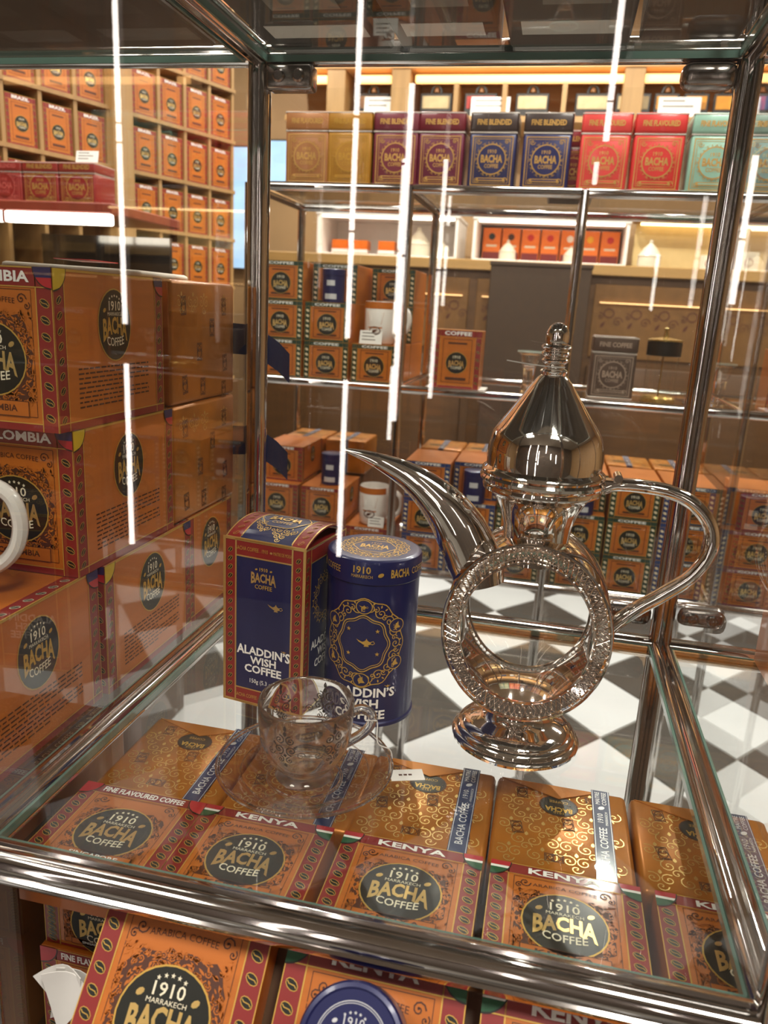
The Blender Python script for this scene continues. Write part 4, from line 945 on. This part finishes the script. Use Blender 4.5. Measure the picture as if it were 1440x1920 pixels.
# ------------------------------------------------------------------ wooden counter behind, with lit cases
QY = 3.28; CT = 1.580; QT = FZ+CT+.0006
cn = thing('counter', 'brown wooden counter with panelled front and lit carved frieze', 'counter', (0, QY, FZ))
newobj('carcass', boxm('cnb', -1.3, 2.9, 0, .52, .0, CT-.05, DARKWOOD, .003), cn)
newobj('worktop', boxm('cnt', -1.32, 2.92, -.035, .55, CT-.0498, CT, mat('pale_wood', '#A17C48', .4, vary=.1, scale=4, stretch=(1, 8, 8)), .004), cn)
x = -1.27; PANELM = mat('panel_wood', '#4E3216', .4, vary=.15, scale=5, stretch=(1, 1, 6))
LIT = mat('warm_led', '#FFC98A', .4, vary=0, emit=2.)
GILT = mat('gilt_carving', '#6E4C26', .45, .2, vary=.1)
while x < 2.7:
    newobj('panel', boxm('cnp', x, x+.54, -.018, -.0005, .20, 1.10, PANELM, .008, 2), cn)
    newobj('frieze_panel', boxm('cnf', x, x+.54, -.010, -.0005, 1.14, CT-.09, GILT, .003), cn)
    newobj('light_bar', boxm('cnl', x+.03, x+.51, -.020, -.0105, CT-.178, CT-.174, LIT), cn)
    A = Art(lambda u, v, l: (u, -.0105-.0005*l, v))
    for k in range(4):
        cx = x+.08+k*.13
        A.ring(cx, CT-.225, .023, .021, .006, BROWN, 1, 16); A.spiral(cx+.045, CT-.265, .025, 0, 1.4, .005, BROWN, 1, 1, 14); A.leaf(cx-.025, CT-.28, .04, .015, 1, BROWN, 1); A.spiral(cx-.04, CT-.24, .018, 2, 1.2, .005, BROWN, 1, -1, 12)
    newobj('carving', A.mesh('cnc'), cn)
    x += .58
DKBOX = mat('dark_panel', '#35210B', .6, vary=.1)
t = thing('crate', 'dark brown square crate standing before the counter frieze', 'crate', (.205, QY-.16, FZ))
newobj('body', boxm('crb', -.235, .235, -.06, .06, 0, 1.545, DKBOX, .004), t); newobj('lid', boxm('crl', -.24, .24, -.064, .064, 1.546, 1.565, DKBOX, .003), t)
OR2 = mat('bright_orange_card', '#F07818', .4, vary=.06)
CASEM = mat('case_white', '#E8E0D8', .4, vary=.03); CASELIT = mat('case_led', '#FFF2E2', .4, vary=0, emit=6.)
def lit_case(x0, x1, label):
    t = thing('display_case', label, 'display case', (x0, QY+.06, QT)); wd = x1-x0
    newobj('base', boxm('lcb', 0, wd, 0, .36, 0, .01, CASEM, .002), t); newobj('back_panel', boxm('lck', 0, wd, .345, .36, .0105, .198, CASEM), t)
    for a in (0, wd-.014): newobj('side_panel', boxm('lcs', a, a+.014, 0, .3445, .0105, .198, CASEM), t)
    newobj('top', boxm('lct', -.005, wd+.005, -.005, .365, .1985, .214, CASEM, .002), t); newobj('light_bar', boxm('lcl', .025, wd-.025, .015, .035, .19, .198, CASELIT), t)
lit_case(-.985, -.236, 'white lit display case with low orange boxes and a tall dome jar')
lit_case(-.158, .604, 'white lit display case lined with bright orange boxes')
QC = QT+.0112
DOT = [mat('dot_red', '#C8281E', .5), mat('dot_white', '#F2E8D8', .5), mat('dot_yellow', '#F0B020', .5)]
BBL = ('bright orange box with a black dot in the lined lit case', 'bright orange box with a brown dot in the lined lit case', 'bright orange box with a red dot in the lined lit case', 'bright orange box with a red dot in the lined lit case', 'bright orange box with a white dot in the lined lit case', 'bright orange box with a yellow dot in the lined lit case', 'bright orange box with a red dot in the lined lit case')
for i in range(7):
    t = thing('biscuit_box', BBL[i], 'box', (-.082+i*.102, QY+.33, QC), 0, 'bright orange boxes in the lit case')
    newobj('carton', boxm('bbx', -.047, .047, -.04, .04, 0, .172, OR2, .002), t)
    A = Art(lambda u, v, l: (u, -.0405-.0003*l, v)); A.ell(0, .128, .017, .017, (BLACK, BROWN, DOT[0], DOT[0], DOT[1], DOT[2], DOT[0])[i], 1, 18); A.rect(-.028, .028, .077, .087, CREAM, 1); A.rect(-.043, .043, .003, .05, RED, 1); newobj('print', A.mesh('bbp'), t)
for i, x in enumerate((-.90, -.79, -.64)):
    t = thing('biscuit_box', 'low orange box with a white band in the case beside the dome jar', 'box', (x, QY+.25, QC), 0, 'low orange boxes in the lit case')
    newobj('carton', boxm('lbx', -.045, .045, -.04, .04, 0, .078, OR2, .002), t); newobj('band', boxm('lbb', -.0455, .0455, -.0405, .0405, .013, .03, WHITE), t)
IVORY = mat('ivory_ceramic', '#D9CFBA', .3, vary=.05, coat=.3)
def dome_jar(x, y, z, s, label):
    t = thing('dome_jar', label, 'jar', (x, y, z))
    newobj('body', mesh(lathe_bm([(0, 0), (.5*s, 0), (.52*s, .1*s), (.5*s, .5*s), (0, .5*s)], 28), 'djb', IVORY), t)
    newobj('lid', mesh(lathe_bm([(0, .505*s), (.53*s, .505*s), (.5*s, .56*s), (.3*s, .85*s), (.1*s, 1.05*s), (.07*s, 1.1*s), (.1*s, 1.16*s), (0, 1.24*s)], 28), 'djl', IVORY), t)
dome_jar(-.46, QY+.2, QC, .125, 'large ivory dome jar inside the lit case'); dome_jar(-.325, QY+.18, QC, .07, 'small ivory dome jar next to the large one in the case')
dome_jar(.015, QY+.17, QC, .085, 'ivory dome jar in front of the bright orange boxes'); dome_jar(.335, QY+.17, QC, .07, 'squat ivory dome jar in front of the bright orange boxes'); dome_jar(.715, QY+.10, QT, .108, 'ivory dome jar standing on the counter beside the cream niche')
ni = thing('lit_niche', 'cream backlit niche panel standing on the counter', 'display panel', (.665, QY+.50, QT))
newobj('back_board', boxm('nib', .0, 1.8, 0, .02, 0, .25, mat('cream_board', '#D9BE84', .6, vary=.04)), ni); newobj('canopy', boxm('nic', -.02, 1.82, -.15, .02, .2505, .268, WOOD), ni); newobj('light_bar', boxm('nil', .02, 1.78, -.04, -.03, .24, .25, mat('niche_led', '#FFE2A8', .4, vary=0, emit=7.)), ni)
for i, (x, hh) in enumerate(((1.01, .077), (1.19, .10), (1.39, .065), (1.57, .09))):
    t = thing('framed_box', 'small ivory box with a printed red ring in front of the cream niche', 'box', (x, QY+.2, QT), 0, 'ivory boxes before the niche')
    newobj('carton', boxm('fbx', -.045, .045, -.025, .025, 0, hh, IVORY, .002), t); A = Art(lambda u, v, l: (u, -.0253-.0003*l, v)); A.ring(0, hh*.5, .019, .018, .004, RED, 1, 18); newobj('print', A.mesh('fbp'), t)

# ------------------------------------------------------------------ back wall shelf: lit cornice and arched plaques
cw = thing('wall_shelf', 'long wooden wall shelf with lit cornice behind the tins', 'shelf', (0, 3.88, 1.30))
newobj('board', boxm('wsb', -1.25, 3.0, -.34, 0, -.03, 0, WOOD, .003), cw)
LITW = mat('cornice_led', '#FFC078', .5, vary=0, emit=2.6)
for x0, x1 in ((-1.25, -.98), (-.86, -.68), (-.55, 1.9), (2.0, 3.0)): newobj('light_bar', boxm('wsl', x0, x1, -.30, -.27, .165, .202, LITW, .006, 2), cw)
newobj('cornice', boxm('wsc', -1.25, 3.0, -.34, 0, .222, .30, mat('cornice_wood', '#E0B078', .5, vary=.08, scale=6), .004), cw)
for x in (-.97, -.62, .55, 1.75): newobj('upright', boxm('wsu', x-.05, x+.05, -.33, 0, .0005, .2215, WOOD, .003), cw)
for x in (-.33, -.08, .22): newobj('divider', boxm('wsd', x-.012, x+.012, -.31, -.05, .0005, .16, WOOD), cw)
FR = mat('plaque_black', '#1F1A16', .4); COLP = [mat('pl_cream', '#B9A67C', .5), mat('pl_red', '#A8322A', .5), mat('pl_amber', '#C98A22', .5), mat('pl_blue', '#2C4F86', .5), mat('pl_brown', '#7A5026', .5)]
for i, (x, ci) in enumerate(((-.78, 4), (-.44, 0), (-.205, 1), (.06, 0), (.36, 0), (.56, 0), (.72, 2), (.86, 2), (1.0, 2), (1.16, 3), (1.3, 3), (1.45, 0))):
    t = thing('arched_plaque', 'black arched plaque with %s inset on the back wall shelf' % ('cream', 'red', 'amber', 'blue', 'brown')[ci], 'plaque', (x, 3.62, 1.3006), 0, '%s plaques on the back wall shelf' % ('cream', 'red', 'amber', 'blue', 'brown')[ci])
    hw = .085 if i < 6 else .06
    newobj('board', boxm('apb', -hw, hw, 0, .015, 0, .125, FR, .004), t); newobj('inset', boxm('api', -hw+.012, hw-.012, -.003, 0, .05, .11, COLP[ci], .001), t)
    newobj('crest', mesh(tube_bm([(.026*math.cos(PI*k/10), .0075, .125+.034*math.sin(PI*k/10)) for k in range(11)], .008, 6), 'apc', FR), t); newobj('knob', mesh(lathe_bm([(0, .125), (.012, .128), (.013, .14), (.008, .15), (0, .153)], 12), 'apk', COLP[4]), t).location = (0, .0075, 0)
for i, (x, y) in enumerate(((-.72, 3.7), (-.15, 3.70), (.78, 3.70))):
    card(x, 3.585, 1.3006, .2, .1, 'large white shelf card %s' % ('beside the brown plaque', 'before the red plaque', 'by the amber plaques')[i], 0, -.1, 2)

# ------------------------------------------------------------------ left wall of cubbies
LP = Vector((-1.0200, 1.8666, 0)); LD = Vector((.370, .929, 0)).normalized(); LN = Vector((LD.y, -LD.x, 0))
la = math.atan2(LD.y, LD.x)
lw = thing('cubby_shelf', 'tall wooden wall of cubbyholes filled with orange cartons along the shop side', 'shelf', (LP.x, LP.y, FZ), la)
# local frame: x along the wall (away), -y out of the wall toward the shop
L0, L1 = -1.15, .262
newobj('back_board', boxm('lwb', L0, L1, .16, .2, 0, 2.75, mat('cubby_back', '#8A6A42', .6, vary=.1)), lw)
RH = .171; ROW0 = 1.201
PITCH = .113; xs0 = -.205
cols = [xs0+PITCH*k for k in range(5)]
newobj('pillar', boxm('lwp', xs0-.082, xs0-.006, -.02, .16, 0, 2.75, WOOD, .004), lw)
lcols = [xs0-.088-.116*k for k in range(8)]
for x in cols: newobj('divider', boxm('lwd', x-.006, x+.006, .0, .16, ROW0-.1, 2.75, WOOD), lw)
for x in lcols: newobj('divider', boxm('lwd2', x-.006, x+.006, .0, .16, ROW0-.1, 2.75, WOOD), lw)
for k in range(-1, 9):
    z = ROW0+k*RH
    newobj('shelf_board', boxm('lws', lcols[-1]-.01, cols[-1]+.01, -.004, .16, z-.012, z, WOOD), lw)
newobj('plinth', boxm('lwpl', L0, L1, -.02, .16, 0, ROW0-RH-.02, DARKWOOD), lw)
NTH = ('first', 'second', 'third', 'fourth', 'fifth', 'sixth', 'seventh')
def on_wall(u, out, z): return (LP.x+LD.x*u+LN.x*out, LP.y+LD.y*u+LN.y*out, FZ+z)
for ci in range(4):
    for k in range(0, 7):
        u = cols[ci]+PITCH/2; z = ROW0+k*RH
        place('wall_box', 'coffee_carton', 'orange coffee carton in the %s cubbyhole column beyond the wooden pillar' % NTH[ci], 'box', on_wall(u, -.045, z+.0008), la, 'cartons in the %s column beyond the pillar' % NTH[ci])
for ci in range(7):
    for k in range(2, 8):
        u = lcols[ci]-.058; z = ROW0+k*RH
        place('wall_box', 'coffee_carton', 'orange coffee carton in the %s cubbyhole column before the wooden pillar' % NTH[ci], 'box', on_wall(u, -.045, z+.0008), la, 'cartons in the %s column before the pillar' % NTH[ci])

# lit floor case with red tins in front of the cubby wall
lc = thing('display_case', 'floor display case with a bright white light strip along its top edge', 'display case', (-1.0, 1.0, FZ))
newobj('cabinet', boxm('lfc', -.19, .23, 0, .34, 0, 1.30, mat('case_dark', '#4A3A30', .4), .004), lc); newobj('glass_front', boxm('lfg', -.185, .22, .0, .004, 1.3005, 1.478, THIN), lc)
newobj('mirror_back', boxm('lfm', -.185, .22, .31, .325, 1.3005, 1.478, mat('smoked_mirror', '#6B6A68', .08, .9, vary=.05)), lc)
newobj('top', boxm('lft', -.19, .235, -.01, .35, 1.505, 1.53, mat('case_red', '#7E3020', .4), .003), lc); newobj('light_bar', boxm('lfl', -.188, .23, -.012, .012, 1.479, 1.5045, mat('case_tube', '#FFF6E8', .4, vary=0, emit=7.), .004, 2), lc)
newobj('light_divider', boxm('lfd', -.062, -.055, -.0135, .013, 1.478, 1.5046, MATS['case_red']), lc)
for i in range(4):
    u = -.01+(i-2)*.102 if i < 2 else -.01+(i-2)*.102
    square_tin('coffee_tin', ('crimson square tin at the far end of the lit floor case', 'crimson square tin second along the lit floor case', 'crimson square tin with gold motif third along the lit floor case', 'crimson square tin with gold motif by the case end')[i], -1.0-.0+u-.02, 1.03, FZ+1.53, .099, .09, .095, tc('tin_crimson', '#8E2A26'), tc('tin_crimson', '#8E2A26'), MATS['tin_gold'] if i > 1 else mat('tin_rose', '#B0504A', .4), 'FINE BLENDED')
card(-.86, 1.045, FZ+1.627, .06, .028, 'white shelf card standing on the crimson tins')
# flat bag on top of the foil packs
bg = thing('paper_bag', 'cream paper bag with red print lying on the foil packs', 'bag', (-.15, -.055, .3376))
b = box_bm(-.075, .075, -.05, .05, 0, .010, .004, 2)
for v in b.verts: v.co.z *= (1+.35*math.sin(v.co.x*50)+.2*math.cos(v.co.y*70))
newobj('body', mesh(b, 'bagbody', mat('cream_bag', '#D8CDBB', .6, vary=.08, bump=.3), 1.2), bg); newobj('label', boxm('baglab', -.03, .01, -.03, .02, .0142, .0150, FLAGRED), bg)

# glowing panels added for the bluish doorway light at the far end
glow_mat = mat('doorway_glow_blue', '#94B6D6', .4, vary=.25, scale=6, emit=1.1)
for i, (x, y, z, wd, hh, lab) in enumerate(((-1.40, 3.86, .98, .34, .26, 'glowing pale blue panel standing in for doorway light on the back wall'), (-1.75, 3.84, .50, .36, .70, 'tall glowing pale blue panel standing in for doorway light by the cubby wall end'))):
    t = thing('doorway_glow', lab, 'glow panel', (x, y, z)); newobj('display', boxm('scd', -wd/2, wd/2, -.01, 0, .01, hh-.01, glow_mat), t); newobj('back_plate', boxm('scb', -wd/2-.01, wd/2+.01, .0005, .02, 0, hh, FR), t)

# ------------------------------------------------------------------ upper shelf goods seen through the top glass
DG = mat('grey_box', '#4B4845', .5, vary=.08)
for i, (x0, x1, y0, lab) in enumerate(((.022, .138, -.43, 'dark grey box on the upper shelf over the gift carton'), (.146, .236, -.43, 'narrow dark grey box on the upper shelf between two wider ones'), (.244, .345, -.43, 'dark grey box with a label strip on the upper shelf over the pot'))):
    t = thing('grey_box', lab, 'box', ((x0+x1)/2, y0, H+.0006)); wd = x1-x0
    newobj('carton', boxm('gbx', -wd/2, wd/2, 0, .41, .0006, .14, DG, .002), t)
    newobj('base_label', boxm('gbl', -wd*.38, wd*.38, .345, .375, .0, .0005, PAPER), t)
    newobj('base_card', boxm('gbc', -wd*.2, wd*.3, .26, .31, .0, .0005, mat('grey_label', '#8C8882', .6)), t)
TRAYM = mat('tray_brown', '#4A3A2C', .35, vary=.2, scale=12)
for x0, x1, lab in ((-.44, -.03, 'dark brown merchandise tray on the upper shelf over the Colombia stack'), (.352, .432, 'slim dark brown tray on the upper shelf over the pot handle'), (.47, .89, 'dark brown merchandise tray on the upper shelf right of the pot')):
    t = thing('merchandise_tray', lab.replace('right of the pot', 'beyond the side pane by the pot handle'), 'tray', ((x0+x1)/2, -.23, H+.0006)); wd = x1-x0
    newobj('base', boxm('mtb', -wd/2, wd/2, -.20, .195, 0, .006, TRAYM, .002), t)
    for k in (-1, 1): newobj('side_wall', boxm('mts', k*wd/2-(.006 if k > 0 else 0), k*wd/2+(.006 if k < 0 else 0), -.20, .195, .0062, .03, TRAYM), t)

# ------------------------------------------------------------------ leaning cartons and tin under the front rail
def lean(key, label, tl, tilt, rz=0.):
    w_, d_, h_ = PROTO[key].dim
    r = place(key, 'coffee_carton', label, 'box', (0, 0, 0))
    M = Matrix.Rotation(rz, 4, 'Z') @ Matrix.Rotation(-tilt, 4, 'X')
    off = M @ Vector((-w_/2, -d_/2, h_))
    r.location = Vector(tl)-off; r.rotation_euler = M.to_euler(); return r

TILT = math.radians(45)
Z0 = -.0150
lean('kenya_tall', 'tall orange Kenya coffee carton leaning uncovered on the sloped tray under the rail', (.0900, -.4420, Z0), TILT)
lean('kenya_tall', 'orange carton leaning on the sloped tray behind the round navy tin', (.2010, -.4485, Z0-.0065), TILT)
lean('kenya_tall', 'orange carton leaning at the empty end of the sloped tray', (.3100, -.4500, Z0-.0080), TILT)
tray = thing('sloped_tray', 'dark sloped tray carrying the leaning cartons', 'tray', (0, 0, -.444))
bm = bmesh.new(); sec = [(-.4290, -.0325), (-.5330, -.1365), (-.5330, -.150), (-.448, -.200), (-.448, -.4435), (-.4290, -.4435)]
A_ = [bm.verts.new((.085, y, z+.444)) for y, z in sec]; B_ = [bm.verts.new((.43, y, z+.444)) for y, z in sec]
bm.faces.new(A_[::-1]); bm.faces.new(B_)
for i in range(len(sec)): bm.faces.new((A_[i], A_[(i+1) % len(sec)], B_[(i+1) % len(sec)], B_[i]))
newobj('board', mesh(bm, 'tray', DARKWOOD), tray)
newobj('lip', boxm('traylip', .085, .43, -.5375, -.5332, .290, .345, DARKWOOD, .001), tray)
# round tin with its lid toward the viewer, resting on the middle leaning carton
fn = Vector((0, -math.cos(TILT), math.sin(TILT))); fd = Vector((0, -math.sin(TILT), -math.cos(TILT)))
rt = thing('round_tin', 'short navy round tin with its printed lid facing out, resting on a leaning carton', 'tin', Vector((.2490, -.4485, Z0-.0065))+fd*.041+fn*.0012, 0)
rt.rotation_euler = (TILT, 0, 0)
newobj('body', mesh(lathe_bm([(0, 0), (.0265, 0), (.0265, .02), (0, .02)], 48), 'rtb', TINNAVY), rt)
newobj('lid', mesh(lathe_bm([(0, .0203), (.0275, .0203), (.0275, .028), (.0265, .0298), (.0245, .0302), (.0235, .0294), (0, .0294)], 48), 'rtl', TINNAVY, .5), rt)
A = Art(flat_top(.0294)); A.ring(0, 0, .0185, .0185, .0004, SILVERINK, 2, 48); A.ring(0, 0, .0175, .0175, .0003, SILVERINK, 2, 48)
for i in range(5): A.star((i-2)*.0026, .0135-.0004*(i-2)**2, .0009, SILVERINK, 2)
A.text('1910', 0, .0072, .0042, SILVERINK, 2); A.text('MARRAKECH', 0, .0044, .0016, SILVERINK, 2, width=.015); A.text('BACHA', 0, -.004, .0068, SILVERINK, 2, width=.025, bold=.03); A.text('COFFEE', 0, -.0105, .004, SILVERINK, 2, width=.016)
for sx in (-1, 1): A.bean(sx*.0098, .0085, .003, .5, SILVERINK, SILVERINK, 2, 8)
newobj('lid_print', A.mesh('rtp'), rt)
# folded paper cones by the left post
pc = thing('paper_cones', 'white folded paper filter cones tucked beside the leaning Kenya carton', 'paper', (.040, -.440, -.150))
for i, (a, dx) in enumerate(((.25, 0), (-.2, .012), (.6, -.012))):
    bm = bmesh.new(); tip = bm.verts.new((dx, .004*i, 0)); arc = [bm.verts.new((dx+.05*math.sin(a+(q-4)*.09), .004*i+.005*math.cos((q-4)*.5)-.004, .052*math.cos(a+(q-4)*.09))) for q in range(9)]
    for u, v in zip(arc, arc[1:]): bm.faces.new((tip, u, v))
    r_ = bmesh.ops.extrude_face_region(bm, geom=bm.faces[:]); bmesh.ops.translate(bm, vec=(0, .0006, 0), verts=[q for q in r_['geom'] if isinstance(q, bmesh.types.BMVert)])
    newobj('paper_sheet', mesh(bm, 'cone', PAPER, 1.2), pc)
# carton beyond the side pane by the pot handle
place('colombia', 'coffee_carton', 'orange carton standing alone beyond the side pane by the pot handle', 'box', (.588, -.092, .0005), 0)
